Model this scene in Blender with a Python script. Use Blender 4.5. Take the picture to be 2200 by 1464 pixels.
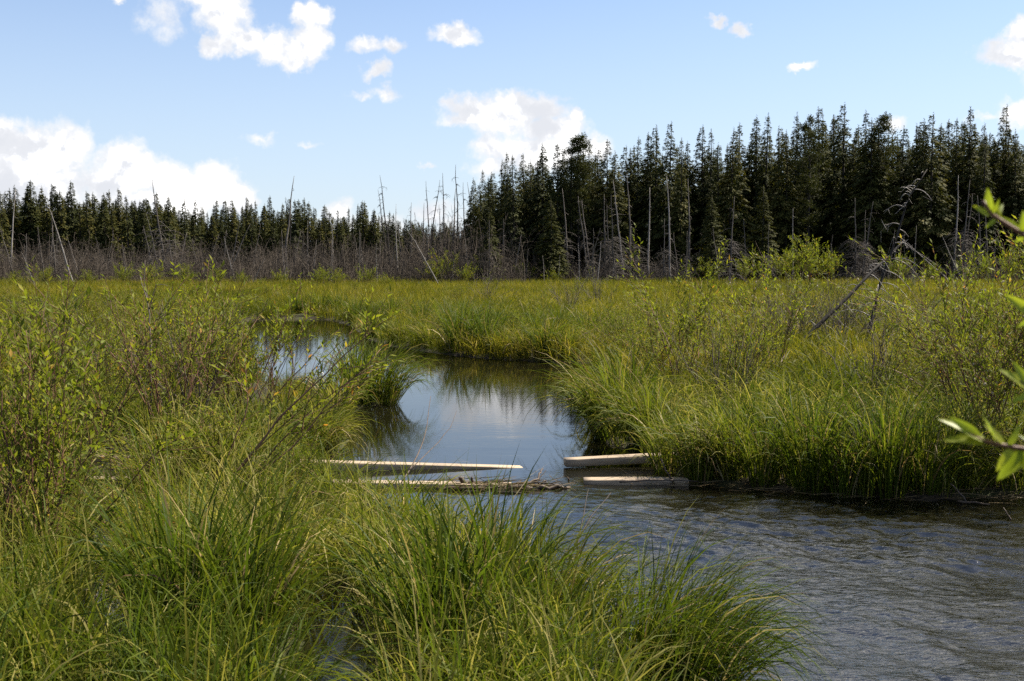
import bpy, math, random
import numpy as np
from mathutils import Vector, Quaternion, Euler
R = math.radians
scene = bpy.context.scene
C = scene.collection
for o in list(bpy.data.objects):
    bpy.data.objects.remove(o)
rng = np.random.default_rng(7)
random.seed(7)

# ------------------------------------------------------------------ camera
FPX, W0, H0, HZ, CAMZ = 2444.0, 2200.0, 1464.0, 562.0, 2.2
PITCH = math.atan((H0 / 2 - HZ) / FPX)
cam_d = bpy.data.cameras.new('camera')
cam = bpy.data.objects.new('camera', cam_d)
C.objects.link(cam)
cam.location = (0, 0, CAMZ)
cam.rotation_euler = (R(90) - PITCH, 0, 0)
cam_d.sensor_width = 36.0
cam_d.lens = 36.0 * FPX / W0
cam_d.clip_start = 0.05
cam_d.clip_end = 5000
cam_d.dof.use_dof = True
cam_d.dof.focus_distance = 13.0
cam_d.dof.aperture_fstop = 7.1
scene.camera = cam

# ------------------------------------------------------------------ sun, sky, exposure
SUN_AZ, SUN_EL = 62.0, 50.0          # degrees clockwise from the view axis, degrees above horizon
SUN_STRENGTH, SKY_STRENGTH = 5.0, 0.062
S = Vector((math.sin(R(SUN_AZ)) * math.cos(R(SUN_EL)), math.cos(R(SUN_AZ)) * math.cos(R(SUN_EL)), math.sin(R(SUN_EL))))
sun_d = bpy.data.lights.new('sun', 'SUN')
sun_d.energy = SUN_STRENGTH
sun_d.angle = R(0.53)
sun_d.color = (1.0, 0.925, 0.80)
sun = bpy.data.objects.new('sun', sun_d)
C.objects.link(sun)
sun.rotation_euler = (-S).to_track_quat('-Z', 'Y').to_euler()
sun.location = S * 200
vs = scene.view_settings
vs.view_transform = 'Standard'
vs.look = 'None'
vs.gamma = 1.0
vs.use_curve_mapping = False
vs.exposure = 1.44
cy = scene.cycles
cy.max_bounces = 7
cy.diffuse_bounces = 3
cy.glossy_bounces = 3
cy.transmission_bounces = 3
cy.transparent_max_bounces = 6
cy.caustics_reflective = False
cy.caustics_refractive = False
cy.use_denoising = False
cy.sample_clamp_indirect = 6.0
cy.sample_clamp_direct = 2.0


class NT:
    """terse node building"""
    def __init__(self, tree):
        self.t = tree
        self.n = tree.nodes
        self.l = tree.links

    def new(self, typ, **kw):
        n = self.n.new(typ)
        for k, v in kw.items():
            setattr(n, k, v)
        return n

    def put(self, sock, v):
        if isinstance(v, bpy.types.NodeSocket):
            self.l.new(v, sock)
        elif v is not None:
            sock.default_value = v

    def m(self, op, a, b=None, c=None, clamp=False):
        n = self.new('ShaderNodeMath', operation=op, use_clamp=clamp)
        self.put(n.inputs[0], a)
        self.put(n.inputs[1], b)
        self.put(n.inputs[2], c)
        return n.outputs[0]

    def v(self, op, a, b=None, scale=None):
        n = self.new('ShaderNodeVectorMath', operation=op)
        self.put(n.inputs[0], a)
        if b is not None:
            self.put(n.inputs[1], b)
        if scale is not None:
            self.put(n.inputs['Scale'], scale)
        return n.outputs['Value'] if op in ('LENGTH', 'DOT_PRODUCT') else n.outputs['Vector']

    def noise(self, vec, scale, detail=4, rough=0.55, col=False, dist=0.0):
        n = self.new('ShaderNodeTexNoise')
        self.put(n.inputs['Vector'], vec)
        n.inputs['Scale'].default_value = scale
        n.inputs['Detail'].default_value = detail
        n.inputs['Roughness'].default_value = rough
        n.inputs['Distortion'].default_value = dist
        return n.outputs['Color'] if col else n.outputs[0]

    def ss(self, x, lo, hi):
        n = self.new('ShaderNodeMapRange', interpolation_type='SMOOTHSTEP')
        self.put(n.inputs['Value'], x)
        n.inputs['From Min'].default_value = lo
        n.inputs['From Max'].default_value = hi
        return n.outputs['Result']

    def ramp(self, fac, stops):
        n = self.new('ShaderNodeValToRGB')
        e = n.color_ramp.elements
        while len(e) < len(stops):
            e.new(0.5)
        for i, (p, c) in enumerate(stops):
            e[i].position = p
            e[i].color = (*c, 1)
        self.put(n.inputs['Fac'], fac)
        return n.outputs['Color']

    def mix(self, fac, a, b, blend='MIX'):
        n = self.new('ShaderNodeMix', data_type='RGBA', blend_type=blend)
        self.put(n.inputs[0], fac)
        self.put(n.inputs[6], a if isinstance(a, bpy.types.NodeSocket) else (*a, 1))
        self.put(n.inputs[7], b if isinstance(b, bpy.types.NodeSocket) else (*b, 1))
        return n.outputs[2]


def build_world():
    w = bpy.data.worlds.new('World')
    scene.world = w
    w.use_nodes = True
    k = NT(w.node_tree)
    k.n.clear()
    out = k.new('ShaderNodeOutputWorld')
    bg = k.new('ShaderNodeBackground')
    bg.inputs['Strength'].default_value = SKY_STRENGTH
    k.l.new(bg.outputs[0], out.inputs[0])
    sky = k.new('ShaderNodeTexSky', sky_type='NISHITA')
    sky.sun_disc = False
    sky.sun_elevation = R(SUN_EL)
    sky.sun_rotation = R(SUN_AZ)
    sky.altitude = 600
    sky.air_density = 1.0
    sky.dust_density = 0.6
    sky.ozone_density = 1.0
    tc = k.new('ShaderNodeTexCoord')
    sep = k.new('ShaderNodeSeparateXYZ')
    k.l.new(tc.outputs['Generated'], sep.inputs[0])
    x, y, z = sep.outputs
    az = k.m('ARCTAN2', x, y)
    el = k.m('ARCSINE', z)
    ae = k.new('ShaderNodeCombineXYZ')
    k.put(ae.inputs[0], az)
    k.put(ae.inputs[1], el)
    AE = ae.outputs[0]
    # billowing edges: the cloud bodies are warped by two sizes of noise
    dirv = tc.outputs['Generated']
    wn = k.v('SUBTRACT', k.noise(dirv, 26, 5, 0.6, col=True), (0.5, 0.5, 0.5))
    wn2 = k.v('SUBTRACT', k.noise(dirv, 90, 4, 0.6, col=True), (0.5, 0.5, 0.5))
    AEw = k.v('ADD', k.v('ADD', AE, k.v('SCALE', wn, scale=0.032)), k.v('SCALE', wn2, scale=0.014))

    def cell(px, py):
        d = Vector(((px - W0 / 2) / FPX, 1, 0)) + Vector((0, 0, (HZ - py) / FPX))
        d.normalize()
        return math.atan2(d.x, d.y), math.asin(d.z)
    # cloud bodies standing round the view: place of centre, half width, half height, thickness
    lobes = [
        (70, 335, 105, 72, 1), (150, 325, 62, 62, 1), (20, 390, 120, 75, 1), (110, 410, 100, 60, 1), (10, 300, 55, 45, 1),
        (280, 362, 88, 55, 1), (350, 385, 75, 52, 1), (240, 405, 85, 45, 1), (400, 425, 75, 55, 1), (462, 402, 62, 55, 1),
        (512, 425, 45, 45, 1), (330, 440, 150, 45, 1), (725, 452, 42, 28, .6), (770, 485, 170, 34, .55), (940, 470, 90, 40, .5),
        (1080, 252, 108, 52, 1), (1005, 238, 66, 38, 1), (985, 262, 50, 22, .7), (1130, 235, 90, 40, 1), (1180, 282, 90, 48, 1), (1062, 322, 55, 50, .8), (1150, 335, 115, 50, .9),
        (1050, 362, 58, 28, .6), (1228, 258, 30, 24, 1), (1265, 320, 48, 36, .8),
        (490, 35, 66, 55, 1), (530, 95, 62, 46, 1), (590, 108, 50, 46, 1), (470, 108, 42, 30, .8), (440, 5, 52, 32, .8),
        (362, 45, 55, 62, .34), (680, 48, 46, 34, 1), (672, 105, 46, 50, .9), (635, 128, 42, 42, .8), (655, 150, 26, 20, .7),
        (795, 112, 44, 20, .6), (845, 105, 34, 22, .7), (972, 82, 62, 27, .9), (820, 158, 40, 17, .6), (835, 202, 42, 20, .5),
        (785, 212, 28, 11, .4), (575, 300, 42, 20, .5), (665, 310, 32, 10, .36), (1537, 62, 25, 15, .7), (1585, 78, 23, 15, .6),
        (1712, 147, 36, 15, .8), (2150, 118, 72, 38, 1), (2200, 90, 50, 44, 1), (2190, 238, 50, 38, 1), (2120, 252, 60, 12, .4),
        (262, 0, 22, 18, .7), (915, 362, 22, 7, .4), (1905, 275, 32, 22, .7), (2320, 160, 120, 70, 1), (-150, 330, 140, 90, 1),
        (2420, 330, 160, 80, 1), (-420, 400, 200, 80, 1), (1690, 500, 300, 26, .3), (820, -60, 130, 40, .8), (1500, -130, 180, 50, .8),
        (2000, -160, 200, 60, 1), (300, -170, 220, 70, 1),
        (1760, -430, 330, 150, 1), (2250, -620, 480, 260, 1), (1500, -800, 300, 170, 1), (2750, -330, 380, 230, 1), (2050, -980, 520, 280, 1.3), (1900, -700, 650, 300, 1.4), (1650, -560, 200, 120, .8)]
    f = None
    for px, py, rx, ry, wt in lobes:
        a, e = cell(px, py)
        d = k.v('SUBTRACT', AEw, (a, e, 0))
        d = k.v('MULTIPLY', d, (FPX / rx / 1.08, FPX / ry / 1.08, 0))
        q = k.m('MULTIPLY_ADD', k.v('LENGTH', d), -wt, wt)
        f = q if f is None else k.m('SMOOTH_MAX', f, q, 0.12)
    # beyond the view the same broken cumulus goes on all round and overhead
    zz = k.m('MAXIMUM', k.m('ADD', z, 0.12), 0.02)
    pl = k.new('ShaderNodeCombineXYZ')
    k.put(pl.inputs[0], k.m('DIVIDE', x, zz))
    k.put(pl.inputs[1], k.m('DIVIDE', y, zz))
    g = k.noise(pl.outputs[0], 1.1, 7, 0.55)
    away = k.m('SUBTRACT', 1.0, k.m('MULTIPLY', k.ss(k.m('ABSOLUTE', az), 0.75, 0.5), k.ss(el, 0.34, 0.24)))
    g = k.m('SUBTRACT', k.m('MULTIPLY', k.m('MULTIPLY_ADD', k.m('SUBTRACT', g, 0.53), 5.0, 1.0), away), 1.0)
    f = k.m('MAXIMUM', f, g)
    fine = k.noise(dirv, 60, 5, 0.6)
    f2 = k.m('ADD', f, k.m('MULTIPLY', k.m('SUBTRACT', fine, 0.5), 0.75))
    alpha = k.m('MULTIPLY', k.ss(f2, 0.0, 0.50), k.ss(el, -0.02, 0.02))
    # cloud's own light and grey folds
    fold = k.m('ADD', k.noise(k.v('ADD', dirv, k.v('SCALE', wn, scale=0.05)), 17, 5, 0.58), k.m('MULTIPLY', k.m('SUBTRACT', f, 0.42), -0.22))
    white = k.ramp(fold, [(0.28, (4.75, 4.9, 5.25)), (0.43, (5.3, 5.4, 5.65)), (0.56, (6.1, 6.1, 6.1))])
    core = k.m('MULTIPLY', k.ss(f2, 0.34, 1.15), k.ss(fold, 0.34, 0.66))
    white = k.mix(core, white, (34.0, 33.2, 32.5))
    pale = k.m('MULTIPLY', k.ss(el, 0.36, -0.04), 0.75)      # thin bright air towards the horizon, all the way round
    k.put(bg.inputs['Color'], k.mix(alpha, k.mix(pale, k.mix(1.0, sky.outputs[0], (0.86, 0.90, 1.0), 'MULTIPLY'), (4.05, 4.75, 5.6)), white))


build_world()


# ------------------------------------------------------------------ geometry helpers
def smooth(a, b, v):
    t = np.clip((v - a) / (b - a), 0, 1)
    return t * t * (3 - 2 * t)


def vnoise(x, y, seed=0):
    xi, yi = np.floor(x).astype(np.int64), np.floor(y).astype(np.int64)
    fx, fy = x - xi, y - yi
    fx, fy = fx * fx * (3 - 2 * fx), fy * fy * (3 - 2 * fy)

    def h(i, j):
        n = (i * 374761393 + j * 668265263 + seed * 144665) & 0xffffffff
        n = ((n ^ (n >> 13)) * 1274126177) & 0xffffffff
        return ((n ^ (n >> 16)) & 0xffff) / 65535.0
    return (h(xi, yi) * (1 - fx) + h(xi + 1, yi) * fx) * (1 - fy) + (h(xi, yi + 1) * (1 - fx) + h(xi + 1, yi + 1) * fx) * fy


def fbm(x, y, seed=0, oct=4):
    a, s, t = 0.5, 0.0, 0.0
    for i in range(oct):
        s = s + a * vnoise(x * 2 ** i, y * 2 ** i, seed + i * 17)
        t += a
        a *= 0.5
    return s / t


def ray(px, py):
    cp, sp = math.cos(PITCH), math.sin(PITCH)
    u, v = (px - W0 / 2) / FPX, (H0 / 2 - py) / FPX
    return np.array([u, cp + v * sp, -sp + v * cp])


def at_z(px, py, z=0.0):
    d = ray(px, py)
    t = (z - CAMZ) / d[2]
    return np.array([d[0] * t, d[1] * t, z])


def at_y(px, py, y):
    d = ray(px, py)
    t = y / d[1]
    return np.array([d[0] * t, y, CAMZ + d[2] * t])


class MB:
    """collects vertices, faces and a per-vertex tone; build() makes one mesh"""
    def __init__(self):
        self.V, self.F, self.T, self.n = [], [], [], 0

    def add(self, V, faces, tone=0.5):
        V = np.asarray(V, float).reshape(-1, 3)
        for f in faces:
            self.F.append(np.asarray(f, np.int64) + self.n)
        self.V.append(V)
        t = np.asarray(tone, float)
        self.T.append(np.full(len(V), float(t)) if t.ndim == 0 else t.reshape(-1))
        self.n += len(V)

    def mesh(self, name, mat, smooth_shade=False):
        me = bpy.data.meshes.new(name)
        V = np.concatenate(self.V)
        me.vertices.add(len(V))
        me.vertices.foreach_set('co', V.astype(np.float32).ravel())
        starts, loops, cur = [], [], 0
        for f in self.F:
            if not len(f):
                continue
            kk = f.shape[1]
            starts.append(cur + np.arange(len(f)) * kk)
            loops.append(f.ravel())
            cur += f.size
        loops = np.concatenate(loops)
        starts = np.concatenate(starts)
        me.loops.add(len(loops))
        me.loops.foreach_set('vertex_index', loops.astype(np.int32))
        me.polygons.add(len(starts))
        me.polygons.foreach_set('loop_start', starts.astype(np.int32))
        at = me.attributes.new('tone', 'FLOAT', 'POINT')
        at.data.foreach_set('value', np.concatenate(self.T).astype(np.float32))
        if smooth_shade:
            me.polygons.foreach_set('use_smooth', np.ones(len(starts), bool))
        me.update(calc_edges=True)
        if mat:
            me.materials.append(mat)
        return me


def tubes(mb, P, rad, sides=3, tone=0.5):
    """P (n,k,3) centre lines, rad (n,k) radii"""
    P = np.asarray(P, float)
    n, k, _ = P.shape
    T = np.gradient(P, axis=1)
    T /= np.linalg.norm(T, axis=2, keepdims=True) + 1e-9
    ref = np.where(np.abs(T[..., 2:3]) > 0.9, np.array([1.0, 0.2, 0]), np.array([0.1, 0, 1.0]))
    A = np.cross(T, ref)
    A /= np.linalg.norm(A, axis=2, keepdims=True) + 1e-9
    B = np.cross(T, A)
    an = np.arange(sides) * 2 * math.pi / sides
    ring = P[:, :, None] + rad[:, :, None, None] * (np.cos(an)[None, None, :, None] * A[:, :, None] + np.sin(an)[None, None, :, None] * B[:, :, None])
    i = np.arange(n)[:, None, None]
    j = np.arange(k - 1)[None, :, None]
    s = np.arange(sides)[None, None, :]
    s2 = (s + 1) % sides
    b = i * k * sides
    q = np.stack([b + j * sides + s, b + j * sides + s2, b + (j + 1) * sides + s2, b + (j + 1) * sides + s], -1).reshape(-1, 4)
    faces = [q]
    if sides > 3:
        cap = (np.arange(n)[:, None] * k * sides + (k - 1) * sides + np.arange(sides)[None])
        cap0 = (np.arange(n)[:, None] * k * sides + np.arange(sides)[None, ::-1])
        faces += [cap, cap0]
    t = np.asarray(tone, float)
    if t.ndim == 1:
        t = np.repeat(t, k * sides)
    mb.add(ring, faces, t)


def sprays(mb, pos, dirv, nrm, L, Wd, tone):
    """kite-shaped needle sprays, one face each"""
    n = len(pos)
    d = dirv / (np.linalg.norm(dirv, axis=1, keepdims=True) + 1e-9)
    s = np.cross(d, nrm)
    s /= np.linalg.norm(s, axis=1, keepdims=True) + 1e-9
    L, Wd = L[:, None], Wd[:, None]
    V = np.stack([pos, pos + d * L * .55 + s * Wd, pos + d * L, pos + d * L * .4 - s * Wd], 1)
    mb.add(V, [np.arange(n * 4).reshape(n, 4)], np.repeat(tone, 4))


def leaves(mb, pos, dirv, nrm, L, Wd, tone, fold=0.25):
    """folded lance-shaped leaves, 4 triangles each"""
    n = len(pos)
    d = dirv / (np.linalg.norm(dirv, axis=1, keepdims=True) + 1e-9)
    s = np.cross(d, nrm)
    s /= np.linalg.norm(s, axis=1, keepdims=True) + 1e-9
    u = np.cross(s, d)
    L, Wd = L[:, None], Wd[:, None]
    p0 = pos
    pc = pos + d * L * 0.5 - u * Wd * fold
    pl = pos + d * L * 0.42 + s * Wd
    pr = pos + d * L * 0.42 - s * Wd
    pt = pos + d * L - u * L * 0.12
    V = np.stack([p0, pl, pr, pc, pt], 1)
    b = np.arange(n)[:, None] * 5
    tr = np.concatenate([b + np.array([[0, 3, 1]]), b + np.array([[1, 3, 4]]), b + np.array([[0, 2, 3]]), b + np.array([[3, 2, 4]])])
    mb.add(V, [tr], np.repeat(tone, 5))


def blades(mb, base, L, wd, az, phi0, bend, tone, segs=6, power=1.6, kink=0.0, r=None):
    """arching grass blades; phi is the angle from upright"""
    r = r or rng
    n = len(L)
    s = np.linspace(0, 1, segs + 1)[None]
    phi = phi0[:, None] + bend[:, None] * s ** (power + r.uniform(0, 1.4, n)[:, None])
    if kink > 0:
        kk = (r.random(n) < kink)[:, None]
        ks = r.uniform(0.45, 0.85, n)[:, None]
        phi = phi + kk * smooth(ks - 0.03, ks + 0.1, s + 0 * phi) * r.uniform(0.8, 1.9, n)[:, None]
    phi = np.minimum(phi, 2.6)
    ds = (L / segs)[:, None]
    mid = (phi[:, 1:] + phi[:, :-1]) / 2
    hx = np.concatenate([np.zeros((n, 1)), np.cumsum(np.sin(mid) * ds, 1)], 1)
    hz = np.concatenate([np.zeros((n, 1)), np.cumsum(np.cos(mid) * ds, 1)], 1)
    tw = r.normal(0, 0.25, n)[:, None] * s
    a = az[:, None] + tw
    P = np.stack([base[:, 0:1] + np.cos(a) * hx, base[:, 1:2] + np.sin(a) * hx, base[:, 2:3] + hz], -1)
    spin = r.uniform(-1.1, 1.1, n)[:, None] + s * r.normal(0, 0.5, n)[:, None]
    hor = np.stack([-np.sin(a), np.cos(a), 0 * a], -1)
    nor = np.stack([np.cos(a) * np.cos(phi), np.sin(a) * np.cos(phi), -np.sin(phi)], -1)
    side = np.cos(spin)[..., None] * hor + np.sin(spin)[..., None] * nor
    prof = (0.55 + 0.45 * np.sin(np.minimum(s * 2.2, math.pi / 2))) * (1 - s ** 2.4)
    off = side * (prof * wd[:, None] * 0.5)[..., None]
    Lf, Rt = P[:, :-1] - off[:, :-1], P[:, :-1] + off[:, :-1]
    V = np.concatenate([np.stack([Lf, Rt], 2).reshape(n, segs * 2, 3), P[:, -1:]], 1)
    m = segs * 2 + 1
    b = (np.arange(n) * m)[:, None]
    q = np.concatenate([b + np.array([[2 * i, 2 * i + 1, 2 * i + 3, 2 * i + 2]]) for i in range(segs - 1)])
    t = b + np.array([[2 * segs - 2, 2 * segs - 1, 2 * segs]])
    mb.add(V, [q, t], np.repeat(tone, m))


# ------------------------------------------------------------------ materials
def material(name):
    m = bpy.data.materials.new(name)
    m.use_nodes = True
    k = NT(m.node_tree)
    k.n.clear()
    out = k.new('ShaderNodeOutputMaterial')
    return m, k, out


def principled(k, col, rough=0.6, spec=0.4, bump=None, bstr=0.3, bdist=0.01):
    p = k.new('ShaderNodeBsdfPrincipled')
    k.put(p.inputs['Base Color'], col if isinstance(col, bpy.types.NodeSocket) else (*col, 1))
    k.put(p.inputs['Roughness'], rough)
    p.inputs['Specular IOR Level'].default_value = spec
    if bump is not None:
        b = k.new('ShaderNodeBump')
        b.inputs['Strength'].default_value = bstr
        b.inputs['Distance'].default_value = bdist
        k.put(b.inputs['Height'], bump)
        k.put(p.inputs['Normal'], b.outputs[0])
    return p


def foliage_mat(name, stops, trans=0.44, rough=0.55, spec=0.10, inst=False, objrand=0.12, tboost=1.3):
    m, k, out = material(name)
    at = k.new('ShaderNodeAttribute', attribute_name='tone')
    fac = at.outputs['Fac']
    if inst:
        ia = k.new('ShaderNodeAttribute', attribute_name='patch', attribute_type='INSTANCER')
        fac = k.m('ADD', fac, ia.outputs['Fac'])
    else:
        oi = k.new('ShaderNodeObjectInfo')
        fac = k.m('ADD', fac, k.m('MULTIPLY', k.m('SUBTRACT', oi.outputs['Random'], 0.5), objrand))
    col = k.ramp(fac, stops)
    geo = k.new('ShaderNodeNewGeometry')
    col = k.mix(k.m('MULTIPLY', k.noise(geo.outputs['Position'], 9, 2), 0.25), col, k.mix(0.5, col, (0.12, 0.10, 0.03)))
    p = principled(k, col, rough, spec)
    tr = k.new('ShaderNodeBsdfTranslucent')
    k.put(tr.inputs['Color'], k.mix(1.0, col, (tboost, tboost, tboost * 0.6), 'MULTIPLY'))
    mx = k.new('ShaderNodeMixShader')
    mx.inputs[0].default_value = trans
    k.l.new(p.outputs[0], mx.inputs[1])
    k.l.new(tr.outputs[0], mx.inputs[2])
    k.l.new(mx.outputs[0], out.inputs[0])
    return m


SEDGE = [(0.0, (0.0236, 0.0449, 0.0044)), (0.3, (0.0516, 0.0818, 0.0058)), (0.55, (0.1054, 0.1216, 0.0102)), (0.75, (0.1774, 0.1675, 0.0327)), (1.0, (0.3226, 0.2742, 0.0981))]
MEAD = [(0.0, (0.0422, 0.0604, 0.0041)), (0.35, (0.0957, 0.1043, 0.0069)), (0.65, (0.1478, 0.1345, 0.011)), (0.85, (0.2041, 0.1674, 0.0221)), (1.0, (0.2955, 0.2332, 0.0484))]
M_SEDGE = foliage_mat('sedge_leaf', SEDGE, inst=True)
M_CLUMP = foliage_mat('sedge_clump_leaf', SEDGE, objrand=0.10)
M_MEADOW = foliage_mat('meadow_leaf', MEAD, inst=True, rough=0.5)
M_STRAW = foliage_mat('dry_leaf', [(0.0, (0.16, 0.10, 0.05)), (0.5, (0.30, 0.22, 0.10)), (1.0, (0.42, 0.34, 0.18))], trans=0.25)
M_YOUNG = foliage_mat('young_willow_leaf', [(0.0, (0.13, 0.19, 0.015)), (0.75, (0.24, 0.30, 0.022)), (1.0, (0.34, 0.36, 0.03))], trans=0.55, rough=0.4, spec=0.3)
M_LITTER = foliage_mat('wet_litter', [(0.0, (0.05, 0.032, 0.018)), (0.6, (0.12, 0.085, 0.04)), (1.0, (0.25, 0.19, 0.10))], trans=0.1)
M_WILLOW = foliage_mat('willow_leaf', [(0.0, (0.048, 0.072, 0.008)), (0.45, (0.120, 0.148, 0.013)), (0.8, (0.21, 0.215, 0.020)), (0.93, (0.25, 0.22, 0.03)), (1.0, (0.34, 0.16, 0.03))], trans=0.46, rough=0.6, spec=0.12)
M_NEEDLE = foliage_mat('spruce_needle', [(0.0, (0.014, 0.022, 0.007)), (0.5, (0.032, 0.038, 0.009)), (0.85, (0.060, 0.060, 0.012)), (1.0, (0.10, 0.082, 0.016))], trans=0.2, rough=0.75, spec=0.12, objrand=0.5)
M_CATKIN = foliage_mat('catkin_fluff', [(0.0, (0.42, 0.35, 0.26)), (1.0, (0.62, 0.56, 0.48))], trans=0.3, rough=0.9, spec=0.1)


def bark_mat(name, a, b, scale=18, rough=0.85):
    m, k, out = material(name)
    tc = k.new('ShaderNodeTexCoord')
    at = k.new('ShaderNodeAttribute', attribute_name='tone')
    nz = k.noise(tc.outputs['Object'], scale, 5, 0.65)
    fac = k.m('ADD', k.m('MULTIPLY', nz, 0.9), k.m('MULTIPLY', k.m('SUBTRACT', at.outputs['Fac'], 0.5), 0.8))
    col = k.ramp(fac, [(0.25, a), (0.75, b)])
    k.l.new(principled(k, col, rough, 0.2, nz, 0.5, 0.01).outputs[0], out.inputs[0])
    return m


M_SNAG = bark_mat('weathered_snag', (0.042, 0.035, 0.030), (0.16, 0.14, 0.122), 5)
M_PALESNAG = bark_mat('bleached_snag', (0.10, 0.088, 0.078), (0.33, 0.30, 0.27), 5)
M_DARKSNAG = bark_mat('dark_dead_bark', (0.012, 0.010, 0.008), (0.055, 0.046, 0.040), 8)
M_BRUSH = bark_mat('dead_twig', (0.034, 0.026, 0.019), (0.115, 0.092, 0.070), 3)
M_TRUNK = bark_mat('spruce_bark', (0.020, 0.017, 0.014), (0.060, 0.050, 0.042), 6)
M_STEM = bark_mat('willow_stem', (0.062, 0.028, 0.017), (0.19, 0.10, 0.058), 12, 0.55)
M_BARE = bark_mat('bare_willow_stem', (0.045, 0.035, 0.029), (0.155, 0.125, 0.10), 12, 0.8)
M_DRIFT = bark_mat('wet_driftwood', (0.028, 0.020, 0.014), (0.15, 0.105, 0.07), 14, 0.6)


def wood_mat():
    m, k, out = material('new_sawn_wood')
    tc = k.new('ShaderNodeTexCoord')
    o = k.v('MULTIPLY', tc.outputs['Object'], (0.6, 14, 14))
    g = k.noise(o, 3.2, 6, 0.6, dist=1.2)
    st = k.noise(tc.outputs['Object'], 2.3, 4, 0.6)
    kn = k.new('ShaderNodeTexVoronoi')
    k.put(kn.inputs['Vector'], k.v('MULTIPLY', tc.outputs['Object'], (3.2, 9, 9)))
    kn.inputs['Scale'].default_value = 1.0
    col = k.ramp(g, [(0.3, (0.21, 0.15, 0.095)), (0.5, (0.32, 0.245, 0.165)), (0.7, (0.38, 0.305, 0.22))])
    col = k.mix(k.m('MULTIPLY', k.ss(st, 0.5, 0.75), .55), col, (0.17, 0.145, 0.115))
    col = k.mix(k.ss(kn.outputs['Distance'], 0.16, 0.05), col, (0.13, 0.07, 0.04))
    k.l.new(principled(k, col, 0.7, 0.3, g, 0.25, 0.004).outputs[0], out.inputs[0])
    return m


M_WOOD = wood_mat()


def ground_mat():
    m, k, out = material('peat_and_litter')
    geo = k.new('ShaderNodeNewGeometry')
    p = geo.outputs['Position']
    n1 = k.noise(p, 1.3, 6, 0.6)
    n2 = k.noise(k.v('MULTIPLY', p, (1, 1, 1)), 22, 5, 0.7)
    col = k.ramp(n2, [(0.3, (0.012, 0.009, 0.006)), (0.5, (0.028, 0.021, 0.012)), (0.72, (0.055, 0.041, 0.022))])
    col = k.mix(k.ss(n1, 0.4, 0.7), col, (0.030, 0.034, 0.009))
    k.l.new(principled(k, col, 0.9, 0.2, n2, 0.6, 0.03).outputs[0], out.inputs[0])
    return m


def water_mat():
    m, k, out = material('stream_water')
    geo = k.new('ShaderNodeNewGeometry')
    p = geo.outputs['Position']
    rough_at = k.new('ShaderNodeAttribute', attribute_name='tone')    # how fast the water runs here
    r = rough_at.outputs['Fac']
    h1 = k.noise(k.v('MULTIPLY', p, (1.0, 2.2, 1)), 5.0, 3, 0.55)
    h2 = k.noise(k.v('MULTIPLY', p, (0.8, 1.9, 1)), 13.0, 3, 0.5, dist=1.2)
    b1 = k.new('ShaderNodeBump')
    k.put(b1.inputs['Height'], h1)
    b1.inputs['Distance'].default_value = 0.012
    k.put(b1.inputs['Strength'], k.m('MULTIPLY_ADD', r, 0.8, 0.06))
    b2 = k.new('ShaderNodeBump')
    k.put(b2.inputs['Height'], h2)
    b2.inputs['Distance'].default_value = 0.012
    k.put(b2.inputs['Strength'], k.m('MULTIPLY_ADD', r, 0.64, 0.008))
    k.l.new(b1.outputs[0], b2.inputs['Normal'])
    fr = k.new('ShaderNodeFresnel')
    fr.inputs['IOR'].default_value = 2.1
    k.l.new(b2.outputs[0], fr.inputs['Normal'])
    gl = k.new('ShaderNodeBsdfGlossy')
    gl.inputs['Roughness'].default_value = 0.03
    k.l.new(b2.outputs[0], gl.inputs['Normal'])
    tp = k.new('ShaderNodeBsdfTransparent')
    tp.inputs['Color'].default_value = (0.42, 0.31, 0.16, 1)
    df = k.new('ShaderNodeBsdfDiffuse')
    df.inputs['Color'].default_value = (0.012, 0.011, 0.005, 1)
    body = k.new('ShaderNodeMixShader')
    body.inputs[0].default_value = 0.6
    k.l.new(tp.outputs[0], body.inputs[1])
    k.l.new(df.outputs[0], body.inputs[2])
    mx = k.new('ShaderNodeMixShader')
    k.l.new(fr.outputs[0], mx.inputs[0])
    k.l.new(body.outputs[0], mx.inputs[1])
    k.l.new(gl.outputs[0], mx.inputs[2])
    k.l.new(mx.outputs[0], out.inputs[0])
    return m


M_GROUND = ground_mat()
M_WATER = water_mat()


# ------------------------------------------------------------------ objects and labels
def tag(o, label=None, cat=None, group=None, kind=None):
    for key, v in (('label', label), ('category', cat), ('group', group), ('kind', kind)):
        if v:
            o[key] = v
    return o


def link(name, me, parent=None):
    o = bpy.data.objects.new(name, me)
    C.objects.link(o)
    if parent:
        o.parent = parent
    return o


def thing(name, label, cat, loc, parts, group=None, rot=(0, 0, 0), scale=(1, 1, 1), quat=None):
    """an Empty at the base; parts = (name, mesh, kind)"""
    e = bpy.data.objects.new(name, None)
    C.objects.link(e)
    e.empty_display_size = 0.2
    e.location = loc
    if quat is not None:
        e.rotation_mode = 'QUATERNION'
        e.rotation_quaternion = quat
    else:
        e.rotation_euler = rot
    e.scale = scale if hasattr(scale, '__len__') else (scale,) * 3
    tag(e, label, cat, group)
    for pn, me, kd in parts:
        tag(link(pn, me, e), kind=kd)
    return e


ONES = 'first second third fourth fifth sixth seventh eighth ninth tenth eleventh twelfth thirteenth fourteenth fifteenth sixteenth seventeenth eighteenth nineteenth'.split()
TENS = {2: ('twenty', 'twentieth'), 3: ('thirty', 'thirtieth'), 4: ('forty', 'fortieth'), 5: ('fifty', 'fiftieth'), 6: ('sixty', 'sixtieth'), 7: ('seventy', 'seventieth'), 8: ('eighty', 'eightieth'), 9: ('ninety', 'ninetieth')}


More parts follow.
